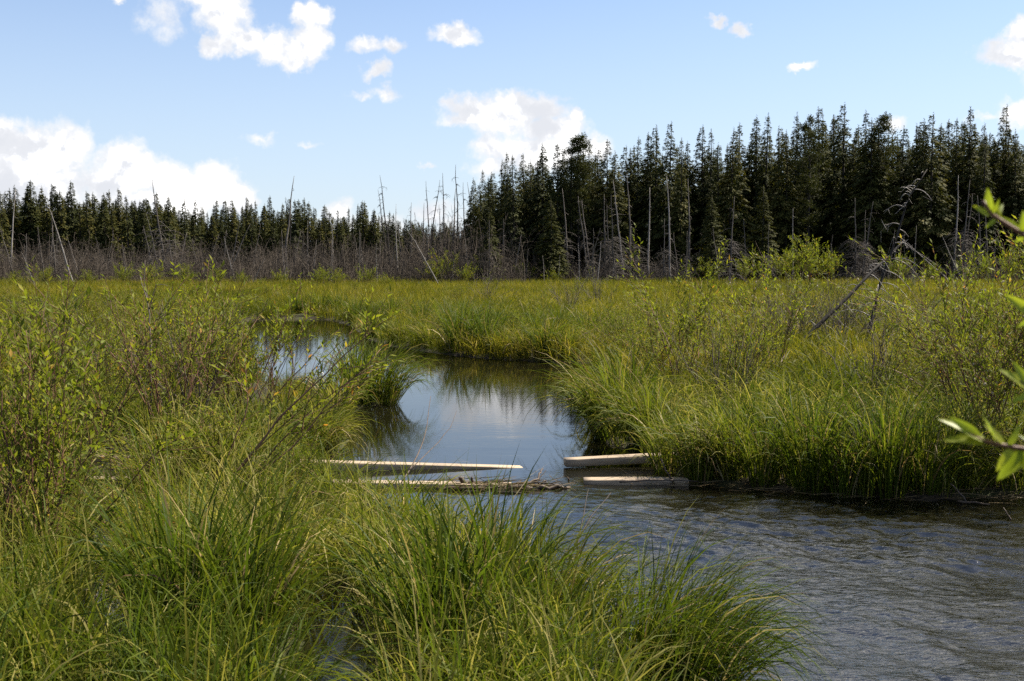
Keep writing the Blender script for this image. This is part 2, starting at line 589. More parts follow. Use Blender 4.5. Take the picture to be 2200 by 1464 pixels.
def nth(i):
    if i < 20:
        return ONES[i - 1]
    if i >= 100:
        return 'hundredth' if i == 100 else 'hundred and ' + nth(i - 100)
    t, u = divmod(i, 10)
    return TENS[t][1] if u == 0 else TENS[t][0] + '-' + ONES[u - 1]


# ------------------------------------------------------------------ the lie of the land
chan_px = [(470, 720), (500, 694), (560, 688), (700, 688), (757, 700), (790, 730), (840, 745), (980, 765), (1060, 772), (1190, 779), (1260, 779),
           (1310, 800), (1310, 860), (1275, 920), (1300, 955), (1380, 972), (1400, 1000), (1480, 1030), (1560, 1045), (1700, 1055), (1850, 1068),
           (2000, 1076), (2100, 1068), (2250, 1062), (2600, 1085), (3400, 1300), (4600, 2600), (1900, 2600), (1400, 1800),
           (1310, 1540), (1230, 1420), (1150, 1330), (1060, 1265), (960, 1215), (860, 1170), (780, 1125), (725, 1085), (690, 1050),
           (670, 1015), (700, 985), (745, 955), (740, 885), (790, 873), (850, 866), (862, 852), (846, 846), (790, 845), (700, 840), (600, 832), (510, 800), (470, 755)]
pud1 = [(660, 1260), (755, 1255), (800, 1380), (850, 1600), (860, 2600), (520, 2600), (610, 1500), (640, 1380)]
pud2 = [(160, 1060), (232, 1060), (275, 1200), (305, 1300), (320, 1450), (180, 1470), (160, 1300), (152, 1210)]
POLYS = [np.array([at_z(*p)[:2] for p in q]) for q in (chan_px, pud1, pud2)]


def sdist(x, y):
    """signed distance to open water, positive on land"""
    x, y = np.asarray(x, float), np.asarray(y, float)
    best = np.full(x.shape, 1e9)
    for P in POLYS:
        ins = np.zeros(x.shape, bool)
        d = np.full(x.shape, 1e9)
        for (x0, y0), (x1, y1) in zip(P, np.roll(P, -1, 0)):
            dx, dy = x1 - x0, y1 - y0
            t = np.clip(((x - x0) * dx + (y - y0) * dy) / (dx * dx + dy * dy + 1e-12), 0, 1)
            d = np.minimum(d, np.hypot(x - x0 - t * dx, y - y0 - t * dy))
            c = (y0 > y) != (y1 > y)
            with np.errstate(divide='ignore', invalid='ignore'):
                xi = x0 + (y - y0) * dx / (dy if abs(dy) > 1e-12 else 1e-12)
            ins ^= c & (x < xi)
        best = np.minimum(best, np.where(ins, -d, d))
    return best


def height(x, y, sd=None):
    if sd is None:
        sd = sdist(x, y)
    land = 0.035 + 0.11 * smooth(0.0, 1.2, sd) + 0.10 * (fbm(x * 0.5, y * 0.5, 3) - 0.4) * smooth(0.1, 2, sd)
    bed = -0.03 - 0.55 * smooth(0.0, 0.9, -sd)
    far = smooth(60, 160, np.hypot(x, y))
    return np.where(sd > 0, land + far * 0.15, bed)


def grid_lines(fine0, fine1, step, lo, hi, growth=1.07):
    mid = list(np.arange(fine0, fine1 + 1e-6, step))
    up, s, v = [], step, mid[-1]
    while v < hi:
        s *= growth
        v += s
        up.append(min(v, hi))
    dn, s, v = [], step, mid[0]
    while v > lo:
        s *= growth
        v -= s
        dn.append(max(v, lo))
    return np.array(dn[::-1] + mid + up)


def grid_mesh(name, xs, ys, zf, mat, tonef=None):
    X, Y = np.meshgrid(xs, ys)
    Z = zf(X, Y)
    nx, ny = len(xs), len(ys)
    i = np.arange(ny - 1)[:, None] * nx + np.arange(nx - 1)[None]
    q = np.stack([i, i + 1, i + nx + 1, i + nx], -1).reshape(-1, 4)
    mb = MB()
    mb.add(np.stack([X, Y, Z], -1), [q], tonef(X, Y).ravel() if tonef else 0.5)
    return mb.mesh(name, mat, True)


gx = grid_lines(-7, 7, 0.09, -900, 900, 1.05)
gy = grid_lines(4, 20, 0.09, -60, 1500, 1.05)
ground = tag(link('ground', grid_mesh('ground', gx, gy, height, M_GROUND)), 'wet peat ground of the marsh under grass and trees', kind='structure')


def fastness(X, Y):
    a = smooth(12.9, 8.8, Y) * smooth(-0.9, 1.7, X + 0.25 * (9 - Y))
    return np.clip(a, 0, 1)


def waves(X, Y):
    a = fastness(X, Y)
    u, v = X * 0.85 - Y * 0.5, X * 0.5 + Y * 0.85      # the current runs down and to the right
    w = 0.085 * (fbm(u * 1.3, v * 2.2, 11, 2) - 0.5) + 0.036 * (fbm(u * 3.4 + 3 * vnoise(X, Y, 5), v * 6.0, 23, 3) - 0.5)
    w = w + 0.022 * (fbm(u * 9, v * 14, 31, 2) - 0.5)
    w *= 0.45 + 1.1 * vnoise(u * 0.7, v * 0.9, 51)          # slicks and rough patches
    c = 0.002 * (fbm(X * 0.8, Y * 3, 41, 2) - 0.5)
    return w * a + c


wx = grid_lines(-1.2, 5.2, 0.02, -26, 14, 1.07)
wy = grid_lines(5.4, 12.4, 0.02, 2.0, 52, 1.06)
stream = tag(link('stream', grid_mesh('stream', wx, wy, waves, M_WATER, fastness)), 'dark stream winding out of the marsh, rippled where it runs fast', kind='structure')


# ------------------------------------------------------------------ spruces
def spruce_mesh(seed, H=14.0, wide=1.25, top_bare=0.0, dense=1.0, live_from=0.12):
    r = np.random.default_rng(seed)
    tr = MB()
    k = 9
    zt = np.linspace(0, H, k)
    wob = np.cumsum(r.normal(0, 0.03, (k, 2)), 0)
    tubes(tr, np.stack([wob[:, 0], wob[:, 1], zt], -1)[None], (0.15 * (1 - zt / H) ** 0.8 + 0.012)[None], 6)
    # dead lower limbs belong to the trunk's look
    nb = 26
    zb = r.uniform(0.05, live_from + 0.16, nb) * H
    ab = r.uniform(0, 2 * math.pi, nb)
    lb = r.uniform(0.5, 1.3, nb)
    s = np.linspace(0, 1, 4)[None]
    P = np.stack([np.cos(ab)[:, None] * lb[:, None] * s, np.sin(ab)[:, None] * lb[:, None] * s, zb[:, None] - 0.45 * lb[:, None] * s ** 1.6], -1)
    tubes(tr, P, np.repeat(np.linspace(0.022, 0.006, 4)[None], nb, 0), 3)
    cr = MB()
    z = H * live_from
    pos, dr, nr, Ls, Ws, tn = [], [], [], [], [], []
    phase = r.uniform(0, 6.28)
    bulge = [r.uniform(0.75, 1.25) for _ in range(12)]
    gapz = r.uniform(0.3, 0.75, 2)
    while z < H - 0.15:
        t = z / H
        prof = min(1.0, ((1 - t) / 0.60) ** 0.9) * (0.55 + 0.45 * min(1, (t - live_from) / 0.16 + 0.25))
        prof *= 0.75 + 0.25 * bulge[int(t * 11.9)] + 0.08 * math.sin(t * 31 + phase)
        rad = wide * 1.3 * prof + 0.04
        nbr = int(r.integers(6, 9) * dense)
        for b in range(nbr):
            if r.random() < 0.10 or (abs(t - gapz[0]) < 0.03 and r.random() < 0.6):
                continue
            a = r.uniform(0, 2 * math.pi)
            L = rad * r.uniform(0.55, 1.2)
            droop = 0.55 - 0.75 * max(0, t - 0.45)
            n = max(6, int(L * 30))
            f = np.sqrt(r.uniform(0.02, 1, n))
            out = L * f
            spread = 0.20 * L * (1.1 - f) + 0.05
            off = r.normal(0, 1, n) * spread
            pz = z - droop * out * (0.6 + 0.5 * f) + 0.22 * L * np.maximum(0, f - 0.7) + r.normal(0, 0.05, n)
            ca, sa = math.cos(a), math.sin(a)
            pos.append(np.stack([ca * out - sa * off, sa * out + ca * off, pz], -1))
            az = a + r.normal(0, 0.6, n)
            dr.append(np.stack([np.cos(az), np.sin(az), -0.5 - 0.6 * r.random(n) + 0.9 * max(0, t - 0.55)], -1))
            nr.append(np.stack([r.normal(0, .5, n), r.normal(0, .5, n), np.ones(n)], -1))
            Ls.append(r.uniform(0.20, 0.46, n) * (0.45 + 0.5 * prof))
            Ws.append(r.uniform(0.04, 0.085, n) * (0.5 + 0.5 * prof))
            tn.append(np.clip(0.18 + 0.45 * f + r.normal(0, 0.14, n) + r.normal(0, 0.08), 0, 1))
        z += H * (0.0165 - 0.004 * t) * r.uniform(0.75, 1.3)
    # leader
    n = 16
    pz = np.linspace(H - 0.75, H + 0.12, n)
    a = r.uniform(0, 6.28, n)
    pos.append(np.stack([0 * a + wob[-1, 0], 0 * a + wob[-1, 1], pz], -1))
    dr.append(np.stack([np.cos(a), np.sin(a), np.full(n, 0.7)], -1))
    nr.append(np.stack([0 * a, 0 * a, 1 + 0 * a], -1))
    Ls.append(np.linspace(0.26, 0.10, n))
    Ws.append(np.full(n, 0.045))
    tn.append(r.uniform(0.3, 0.7, n))
    sprays(cr, np.concatenate(pos), np.concatenate(dr), np.concatenate(nr), np.concatenate(Ls), np.concatenate(Ws), np.concatenate(tn))
    return tr.mesh('spruce_trunk', M_TRUNK), cr.mesh('spruce_crown', M_NEEDLE)


def pine_mesh(seed, H=14.0):
    r = np.random.default_rng(seed)
    tr, cr = MB(), MB()
    k = 8
    zt = np.linspace(0, H * 0.96, k)
    wob = np.cumsum(r.normal(0, 0.05, (k, 2)), 0)
    tubes(tr, np.stack([wob[:, 0], wob[:, 1], zt], -1)[None], (0.16 * (1 - zt / H) ** 0.7 + 0.015)[None], 6)
    for i in range(95):
        t = r.uniform(0.34, 0.995)
        z = t * H
        a = r.uniform(0, 6.28)
        L = (0.30 + 1.30 * min(1, (1.0 - t) / 0.22) ** .7) * r.uniform(0.45, 1.15)
        s = np.linspace(0, 1, 4)
        P = np.stack([math.cos(a) * L * s, math.sin(a) * L * s, z + 0.25 * L * s ** 1.5 - .15 * L * s], -1)
        tubes(tr, P[None], np.linspace(0.025, 0.008, 4)[None], 3)
        n = 90
        f = r.uniform(.25, 1.05, n)[:, None]
        q = P[0] * (1 - f) + P[-1] * f + r.normal(0, .15, (n, 3))
        d = r.normal(0, .8, (n, 3)) + np.array([math.cos(a) * .6, math.sin(a) * .6, 0.7])
        sprays(cr, q, d, r.normal(0, 1, (n, 3)), r.uniform(0.14, 0.30, n), r.uniform(0.02, 0.045, n), np.clip(r.normal(0.55, 0.18, n), 0, 1))
    return tr.mesh('pine_trunk', M_TRUNK), cr.mesh('pine_crown', M_NEEDLE)


SPR = [spruce_mesh(100 + i, 14, w, dense=d, live_from=lf) for i, (w, d, lf) in enumerate([
    (1.25, 1.0, .10), (1.05, 1.0, .14), (1.45, 1.1, .08), (0.95, .9, .18), (1.30, 1.0, .16), (1.15, 1.15, .10), (1.55, 1.0, .12), (0.85, .8, .2)])]
NAR = [spruce_mesh(200 + i, 11, w, dense=d, live_from=lf) for i, (w, d, lf) in enumerate([
    (0.75, 1.0, .10), (0.62, .9, .15), (0.9, 1.0, .10), (0.55, .85, .2), (0.8, 1.05, .06), (0.68, .9, .12), (0.5, .7, .25)])]
PINE = [pine_mesh(300 + i) for i in range(2)]


def tree(px, top_y, d, pool, H, label, group, wsc=1.0, name='spruce_tree', cat='spruce tree'):
    p = at_y(px, top_y, d)
    zb = float(height(np.array([p[0]]), np.array([d]))[0]) - 0.05
    s = (p[2] - zb) / H
    tr, cr = pool[random.randrange(len(pool))]
    w = s * wsc * random.uniform(0.92, 1.1)
    return thing(name, label, cat, (p[0], d, zb), [('trunk', tr, None), ('crown', cr, None)], group, (random.gauss(0, .012), random.gauss(0, .012), random.uniform(0, 6.28)), (w, w, s))


right_tops = [(1014, 384), (1038, 366), (1058, 392), (1077, 346), (1094, 328), (1103, 334), (1130, 332), (1143, 345), (1153, 344), (1167, 309), (1194, 309), (1212, 330),
              (1265, 305), (1289, 318), (1305, 302), (1320, 327), (1342, 315), (1370, 296), (1391, 287), (1411, 271), (1434, 265), (1460, 298), (1479, 307), (1512, 271),
              (1527, 281), (1544, 309), (1572, 277), (1589, 267), (1621, 251), (1646, 246), (1677, 274), (1692, 284), (1711, 245), (1770, 231), (1812, 225), (1837, 292),
              (1860, 241), (1875, 256), (1898, 262), (1939, 272), (1970, 268), (1982, 259), (2000, 246), (2029, 287), (2057, 257), (2084, 233), (2105, 266), (2117, 288),
              (2130, 286), (2156, 229), (2172, 278), (2192, 281)]
G_R = 'spruces of the tall stand at the right'
for i, (px, ty) in enumerate(right_tops):
    prev = right_tops[i - 1][1] if i else 400
    nxt = right_tops[i + 1][1] if i + 1 < len(right_tops) else 300
    hh = 'tall spruce overtopping neighbours' if ty < prev and ty < nxt else ('dark spruce in a skyline dip' if ty > prev and ty > nxt else 'dark green spruce on the sloping skyline')
    d = 103 + (i * 7.3) % 9 + max(0, (1120 - px) * 0.02)
    tree(px, ty, d, SPR, 14, f'{hh}, {nth(i + 1)} from left in the right stand', G_R, random.uniform(.9, 1.18))
for px, ty, lab in [(1232, 296, 'lodgepole pine with a broad bushy head, left one of the pair above the cloud edge'),
                    (1249, 292, 'lodgepole pine with a rounded bushy head, right one of the pair above the cloud edge'),
                    (1740, 251, 'pine with a ragged open head between two tall spruces in the right stand'),
                    (1905, 249, 'thin-headed pine with sky showing through, in front of a small cloud')]:
    tree(px, ty, 104, PINE, 14, lab, 'pines in the tall stand', 1.0, 'pine_tree', 'pine tree')
for px, ty, d, lab in [(1052, 446, 95, 'small sunlit yellow-green spruce standing before the left end of the right stand'),
                       (1185, 430, 97, 'short yellow-green spruce with branches to the ground before the stand edge'),
                       (1530, 420, 96, 'broad sunlit spruce with drooping lower boughs before the middle of the stand'),
                       (1640, 400, 97, 'half-height olive spruce in front of the stand behind an orange-barked snag')]:
    tree(px, ty, d, [SPR[0], SPR[2], SPR[6]], 14, lab, None, 1.5)
# inner rows of the same stand
inner = []
for j in range(74):
    d = 111 + (j % 4) * 6 + random.uniform(-1.5, 1.5)
    px = 1035 + (j // 4) * 64 + (j % 4) * 17 + random.uniform(-12, 12)
    ty = np.interp(px, [t[0] for t in right_tops[::3]], [t[1] for t in right_tops[::3]]) + random.uniform(14, 52)
    inner.append((px, ty, d))
for i, (px, ty, d) in enumerate(sorted(inner)):
    tree(px, ty, d, SPR, 14, f'dark spruce behind the right stand edge, {nth(i + 1)} inner trunk from left', 'spruces inside the tall stand', 1.3)

left_tops = [(2, 414), (18, 407), (35, 400), (62, 388), (88, 402), (100, 420), (114, 395), (133, 409), (155, 390), (187, 412), (203, 415), (221, 417), (229, 410), (242, 440),
             (261, 407), (275, 422), (286, 430), (308, 429), (338, 415), (358, 422), (372, 446), (383, 449), (393, 425), (419, 427), (446, 457), (466, 429), (475, 454),
             (484, 430), (497, 429), (513, 457), (521, 442), (530, 425), (540, 437), (552, 432), (565, 440), (573, 422), (585, 449), (599, 477), (608, 439), (620, 427),
             (632, 431), (642, 430), (657, 427), (665, 435), (674, 447), (686, 471), (698, 442), (709, 456), (723, 451), (733, 467), (748, 448), (757, 461), (767, 440),
             (781, 433), (788, 434), (800, 450), (812, 462), (823, 464), (835, 456), (842, 461), (857, 475), (872, 471), (881, 472), (888, 478), (901, 481), (917, 487),
             (931, 484), (946, 490), (962, 484), (980, 480), (996, 474)]
G_L = 'spruces of the far belt at the left'
for i, (px, ty) in enumerate(left_tops):
    prev = left_tops[i - 1][1] if i else 420
    nxt = left_tops[i + 1][1] if i + 1 < len(left_tops) else 460
    hh = 'slim spruce standing above its neighbours' if ty < prev and ty < nxt else ('short spruce in a notch of the treeline' if ty > prev and ty > nxt else 'slim dark spruce')
    d = 132 + (i * 5.7) % 12
    tree(px, ty, d, NAR if ty > 396 else NAR[:3], 11, f'{hh}, {nth(i + 1)} from left in the far belt', G_L, random.uniform(1.0, 1.4))
inner = []
for j in range(84):
    d = 138 + (j % 4) * 8 + random.uniform(-2, 2)
    px = -30 + (j // 4) * 49 + (j % 4) * 13 + random.uniform(-9, 9)
    ty = np.interp(px, [t[0] for t in left_tops[::3]], [t[1] for t in left_tops[::3]]) + random.uniform(4, 30)
    inner.append((px, ty, d))
for i, (px, ty, d) in enumerate(sorted(inner)):
    tree(px, ty, d, NAR, 11, f'slim dark spruce behind the far belt edge, {nth(i + 1)} inner trunk from left', 'spruces inside the far belt', 1.75)


# ------------------------------------------------------------------ stuff scattered over points
def source_collection(name, meshes):
    col = bpy.data.collections.new(name)
    for i, me in enumerate(meshes):
        col.objects.link(bpy.data.objects.new(f'{name}_{i:02d}', me))
    return col


def scatter(name, label, pts, rot, scl, idx, patch, col):
    me = bpy.data.meshes.new(name)
    n = len(pts)
    me.vertices.add(n)
    me.vertices.foreach_set('co', np.asarray(pts, np.float32).ravel())
    for nm, ty, arr, key in (('rot', 'FLOAT_VECTOR', rot, 'vector'), ('scl', 'FLOAT_VECTOR', scl, 'vector'), ('idx', 'INT', idx, 'value'), ('patch', 'FLOAT', patch, 'value')):
        a = me.attributes.new(nm, ty, 'POINT')
        a.data.foreach_set(key, np.asarray(arr, np.int32 if ty == 'INT' else np.float32).ravel())
    o = link(name, me)
    tag(o, label, None, None, 'stuff')
    ng = bpy.data.node_groups.new(name + '_scatter', 'GeometryNodeTree')
    ng.interface.new_socket('Geometry', in_out='INPUT', socket_type='NodeSocketGeometry')
    ng.interface.new_socket('Geometry', in_out='OUTPUT', socket_type='NodeSocketGeometry')
    N, L = ng.nodes, ng.links
    gi, go = N.new('NodeGroupInput'), N.new('NodeGroupOutput')
    ci = N.new('GeometryNodeCollectionInfo')
    ci.inputs['Collection'].default_value = col
    ci.inputs['Separate Children'].default_value = True
    ci.inputs['Reset Children'].default_value = True
    ip = N.new('GeometryNodeInstanceOnPoints')
    ip.inputs['Pick Instance'].default_value = True
    L.new(gi.outputs[0], ip.inputs['Points'])
    L.new(ci.outputs[0], ip.inputs['Instance'])
    for nm, ty, sock in (('idx', 'INT', 'Instance Index'), ('rot', 'FLOAT_VECTOR', 'Rotation'), ('scl', 'FLOAT_VECTOR', 'Scale')):
        na = N.new('GeometryNodeInputNamedAttribute')
        na.data_type = ty
        na.inputs['Name'].default_value = nm
        if nm == 'rot':
            er = N.new('FunctionNodeEulerToRotation')
            L.new(na.outputs['Attribute'], er.inputs[0])
            L.new(er.outputs[0], ip.inputs[sock])
        else:
            L.new(na.outputs['Attribute'], ip.inputs[sock])
    L.new(ip.outputs[0], go.inputs[0])
    o.modifiers.new('scatter', 'NODES').node_group = ng
    return o


# back of both woods, far-off and reading as one mass
def wood_mass():
    pts, sc = [], []
    for j in range(230):
        d = random.uniform(138, 175)
        px = random.uniform(1010, 2900)
        ty = max(292, 385 - 0.085 * (px - 1035)) + random.uniform(0, 40)
        p = at_y(px, ty, d)
        pts.append((p[0], d, 0.2))
        sc.append((p[2] - .2) / 14)
    for j in range(330):
        d = random.uniform(166, 205)
        px = random.uniform(-700, 1200)
        ty = 432 + 42 * float(smooth(300, 950, px)) + random.uniform(0, 26)
        p = at_y(px, ty, d)
        pts.append((p[0], d, 0.2))
        sc.append((p[2] - .2) / 14)
    # the woods go on past both sides of the view
    for j in range(60):
        d = random.uniform(100, 135)
        p = at_y(random.uniform(2230, 3300), random.uniform(240, 300), d)
        pts.append((p[0], d, 0.2))
        sc.append((p[2] - .2) / 14)
    for j in range(60):
        d = random.uniform(130, 165)
        p = at_y(random.uniform(-900, -20), random.uniform(390, 440), d)
        pts.append((p[0], d, 0.2))
        sc.append((p[2] - .2) / 14)
    ms = []
    for i in range(4):                       # trunk and crown in one mesh, this wood is seen only as a mass
        tr, cr = SPR[i + 2]
        mb = MB()
        for me in (tr, cr):
            V = np.empty(len(me.vertices) * 3)
            me.vertices.foreach_get('co', V)
            for size in (3, 4, 6):
                f = [list(p.vertices) for p in me.polygons if len(p.vertices) == size]
                if f:
                    mb.F.append(np.array(f) + mb.n)
            mb.V.append(V.reshape(-1, 3))
            mb.T.append(np.full(len(me.vertices), 0.35))
            mb.n += len(me.vertices)
        ms.append(mb.mesh('forest_spruce', M_NEEDLE))
    n = len(pts)
    s = np.array(sc)
    scatter('forest', 'dark mass of spruces filling the back of the woods', pts, np.stack([np.zeros(n), np.zeros(n), rng.uniform(0, 6.28, n)], -1),
            np.stack([s * 1.3, s * 1.3, s], -1), rng.integers(0, 4, n), np.zeros(n), source_collection('forest_source', ms))


wood_mass()


# ------------------------------------------------------------------ snags and dead brush
def snag_mesh(seed, nbr=34, blen=0.16, low=0.75, rad=0.011, mat=None):
    """a dead trunk one metre long (scaled when placed) with drooping bare limbs"""
    r = np.random.default_rng(seed)
    tr, br = MB(), MB()
    k = 10
    z = np.linspace(0, 1, k)
    wob = np.cumsum(r.normal(0, 0.0045, (k, 2)), 0)
    wob -= z[:, None] * wob[-1]
    tubes(tr, np.stack([wob[:, 0], wob[:, 1], z], -1)[None], (rad * (1 - z) ** 0.75 + rad * 0.16)[None], 5, 0.6)
    zb = r.uniform(0.08, 0.95, nbr)
    zb = np.where(r.random(nbr) < low, zb * 0.55 + 0.03, zb)
    a = r.uniform(0, 6.28, nbr)
    L = blen * r.uniform(0.35, 1.15, nbr) * np.clip(1.25 - zb, 0.2, 1)
    s = np.linspace(0, 1, 5)[None]
    c = r.uniform(0.3, 1.1, nbr)[:, None]
    bx = np.interp(zb, z, wob[:, 0])[:, None]
    by = np.interp(zb, z, wob[:, 1])[:, None]
    Lc = L[:, None]
    aw = a[:, None] + r.normal(0, .25, (nbr, 1)) * s
    P = np.stack([bx + np.cos(aw) * Lc * s, by + np.sin(aw) * Lc * s, zb[:, None] + Lc * (0.28 * s - c * s ** 2)], -1)
    tubes(br, P, np.repeat(np.linspace(rad * 0.26, rad * 0.09, 5)[None], nbr, 0), 3, r.uniform(0.3, 0.7, nbr))
    m = nbr * 2                                   # side twigs
    bi = r.integers(0, nbr, m)
    f = r.uniform(0.35, 0.95, m)
    st = P[bi, np.minimum((f * 4).astype(int), 3)]
    d = r.normal(0, 1, (m, 3)) + np.array([0, 0, -0.7])
    d /= np.linalg.norm(d, axis=1, keepdims=True)
    tl = blen * r.uniform(0.12, 0.38, m)
    s3 = np.linspace(0, 1, 3)
    Q = st[:, None] + d[:, None] * (tl[:, None] * s3[None])[..., None]
    Q[:, 2, 2] -= tl * 0.2
    tubes(br, Q, np.repeat(np.linspace(rad * 0.13, rad * 0.06, 3)[None], m, 0), 3, r.uniform(0.2, 0.6, m))
    return tr.mesh('snag_trunk', mat or M_SNAG), br.mesh('snag_limbs', mat or M_SNAG)


SN_BARE = [snag_mesh(400 + i, 16, 0.06, 0.3, 0.011) for i in range(4)]
SN_PALE = [snag_mesh(440 + i, 18, 0.07, 0.3, 0.0095, M_PALESNAG) for i in range(4)]
SN_TWIG = [snag_mesh(410 + i, 46, 0.17, 0.7, 0.0105) for i in range(4)]
SN_SKIRT = [snag_mesh(420 + i, 95, 0.28, 0.95, 0.0095) for i in range(4)]
SN_DARK = [snag_mesh(430 + i, 40, 0.15, 0.5, 0.0085, M_DARKSNAG) for i in range(3)]
# base and tip as seen, how far off, what sort
snags = [((24, 590), (34, 408), 104, 't', 'silvery'), ((5, 600), (-20, 480), 98, 't', 'grey'), ((161, 622), (104, 442), 88, 'b', 'pale'), ((120, 615), (112, 455), 96, 't', 'brown'),
         ((55, 612), (52, 525), 84, 'b', 'grey'), ((80, 625), (45, 540), 78, 't', 'brown'), ((361, 600), (326, 378), 102, 's', 'grey'), ((175, 610), (145, 510), 94, 'b', 'grey'),
         ((345, 600), (314, 460), 106, 't', 'brown'), ((504, 604), (481, 508), 92, 'b', 'pale'), ((491, 600), (518, 470), 100, 't', 'grey'), ((484, 603), (538, 481), 96, 'b', 'grey'),
         ((478, 604), (487, 494), 104, 't', 'brown'), ((545, 606), (570, 555), 86, 'b', 'pale'), ((540, 600), (560, 481), 108, 't', 'grey'), ((615, 606), (605, 495), 94, 'b', 'grey'),
         ((606, 600), (632, 378), 112, 'b', 'dark'), ((624, 600), (626, 440), 110, 't', 'dark'), ((590, 606), (604, 520), 90, 'd', 'blackened'), ((659, 602), (662, 474), 98, 't', 'grey'),
         ((672, 602), (680, 515), 92, 'b', 'grey'), ((718, 600), (713, 484), 98, 'b', 'pale'), ((712, 604), (713, 516), 90, 't', 'grey'), ((770, 606), (772, 491), 90, 'b', 'grey'),
         ((777, 604), (775, 500), 96, 't', 'brown'), ((809, 606), (809, 522), 88, 'b', 'pale'), ((836, 600), (850, 522), 98, 'b', 'grey'), ((855, 600), (851, 438), 102, 'b', 'pale'),
         ((844, 600), (816, 377), 112, 't', 'dark'), ((836, 600), (812, 408), 116, 't', 'dark'), ((941, 606), (873, 491), 88, 'b', 'silvery'), ((932, 600), (915, 389), 116, 't', 'dark'),
         ((915, 600), (945, 387), 112, 't', 'dark'), ((955, 600), (951, 372), 112, 't', 'dark'), ((910, 600), (911, 436), 110, 't', 'brown'), ((945, 600), (943, 440), 118, 't', 'brown'),
         ((968, 600), (979, 405), 114, 'b', 'brown'), ((990, 600), (979, 354), 112, 't', 'dark'), ((998, 600), (995, 392), 108, 't', 'dark'), ((1033, 600), (1004, 392), 106, 's', 'reddish'),
         ((886, 600), (884, 435), 118, 't', 'brown'), ((1052, 602), (1051, 473), 92, 's', 'grey'), ((972, 604), (977, 537), 90, 't', 'grey'), ((1009, 602), (996, 494), 96, 's', 'brown'),
         ((900, 604), (925, 545), 92, 't', 'brown'), ((1102, 602), (1120, 504), 98, 'b', 'pale'), ((1085, 602), (1082, 470), 99, 't', 'brown'), ((1128, 604), (1135, 535), 95, 'b', 'grey'),
         ((1168, 603), (1166, 548), 93, 'b', 'grey'), ((1200, 603), (1203, 548), 95, 'b', 'pale'), ((1222, 600), (1208, 405), 100, 't', 'grey'), ((1246, 602), (1242, 522), 94, 'b', 'whitish'),
         ((1268, 600), (1242, 422), 99, 't', 'brown'), ((1274, 600), (1250, 430), 100, 't', 'brown'), ((1304, 600), (1298, 417), 98, 't', 'grey'), ((1312, 600), (1304, 440), 98, 's', 'brown'),
         ((1318, 602), (1313, 419), 95, 's', 'grey'), ((1340, 602), (1317, 387), 99, 't', 'silvery'), ((1352, 602), (1347, 373), 100, 'b', 'grey'), ((1374, 602), (1351, 455), 97, 's', 'brown'),
         ((1262, 605), (1290, 490), 92, 'b', 'grey'), ((1285, 605), (1291, 520), 92, 'b', 'pale'), ((1393, 600), (1396, 403), 98, 'b', 'pale'), ((1439, 602), (1432, 378), 96, 'b', 'whitish'),
         ((1425, 604), (1428, 470), 94, 's', 'brown'), ((1482, 602), (1478, 385), 100, 'b', 'grey'), ((1473, 606), (1477, 496), 90, 's', 'dark'), ((1544, 602), (1532, 490), 94, 't', 'grey'),
         ((1568, 612), (1578, 422), 84, 's', 'orange-stained'), ((1602, 602), (1598, 470), 96, 't', 'brown'), ((1648, 602), (1652, 482), 92, 's', 'grey'), ((1702, 600), (1704, 447), 97, 'b', 'pale'),
         ((1838, 602), (1837, 425), 96, 's', 'grey'), ((1850, 602), (1876, 433), 95, 's', 'grey'), ((1856, 602), (1860, 452), 97, 's', 'brown'), ((1962, 606), (1969, 485), 88, 'b', 'grey'),
         ((2052, 602), (2059, 377), 97, 't', 'silvery'), ((2060, 602), (2084, 387), 96, 's', 'grey'), ((2070, 602), (2089, 417), 97, 's', 'grey'), ((2064, 602), (2024, 507), 92, 'b', 'whitish'),
         ((2036, 601), (1946, 518), 94, 'b', 'pale'), ((2056, 600), (1950, 530), 95, 'b', 'grey'), ((2108, 602), (2100, 420), 97, 'b', 'grey'), ((2120, 602), (2116, 440), 99, 't', 'brown')]
for i in range(64):
    px = random.uniform(-20, 1010) if i < 46 else random.uniform(1080, 2180)
    hh, ln = random.uniform(45, 120), random.gauss(0, 17)
    snags.append(((px, 603), (px + ln, 603 - hh), random.uniform(93, 118) if i < 46 else random.uniform(95, 101), random.choice('ttbts'), random.choice(('grey', 'brown', 'thin grey', 'thin brown'))))
snags.sort(key=lambda s: s[1][0])
POOLS = {'b': SN_BARE, 't': SN_TWIG, 's': SN_SKIRT, 'd': SN_DARK}
SORT = {'b': 'bare pole snag', 't': 'twiggy snag', 's': 'snag with drooping limbs', 'd': 'snag'}
for i, ((bx, by), (tx, ty), d, kind, tone) in enumerate(snags):
    a, b = at_y(bx, by, d), at_y(tx, ty, d + random.uniform(-1.5, 1.5))
    zg = float(height(np.array([a[0]]), np.array([d]))[0]) - 0.15
    f = (zg - a[2]) / (b[2] - a[2])
    a = a + (b - a) * f
    v = Vector(b - a)
    lean = math.degrees(math.atan2(b[0] - a[0], b[2] - a[2]))
    ph = 'leaning left' if lean < -9 else ('leaning right' if lean > 9 else 'upright')
    if abs(lean) > 40:
        ph = 'slanting far left' if lean < 0 else 'slanting far right'
    tr, br = (SN_DARK if tone == 'dark' and kind == 't' else SN_PALE if tone in ('pale', 'whitish', 'silvery') else POOLS[kind])[random.randrange(3)]
    thing('dead_tree', f'{tone} {SORT[kind]} {ph}, {nth(i + 1)} snag from the left', 'dead tree', tuple(a), [('trunk', tr, None), ('limbs', br, 'stuff')],
          'dead trees along the wood edge', quat=Vector((0, 0, 1)).rotation_difference(v.normalized()) @ Quaternion((0, 0, 1), random.uniform(0, 6.28)), scale=v.length)


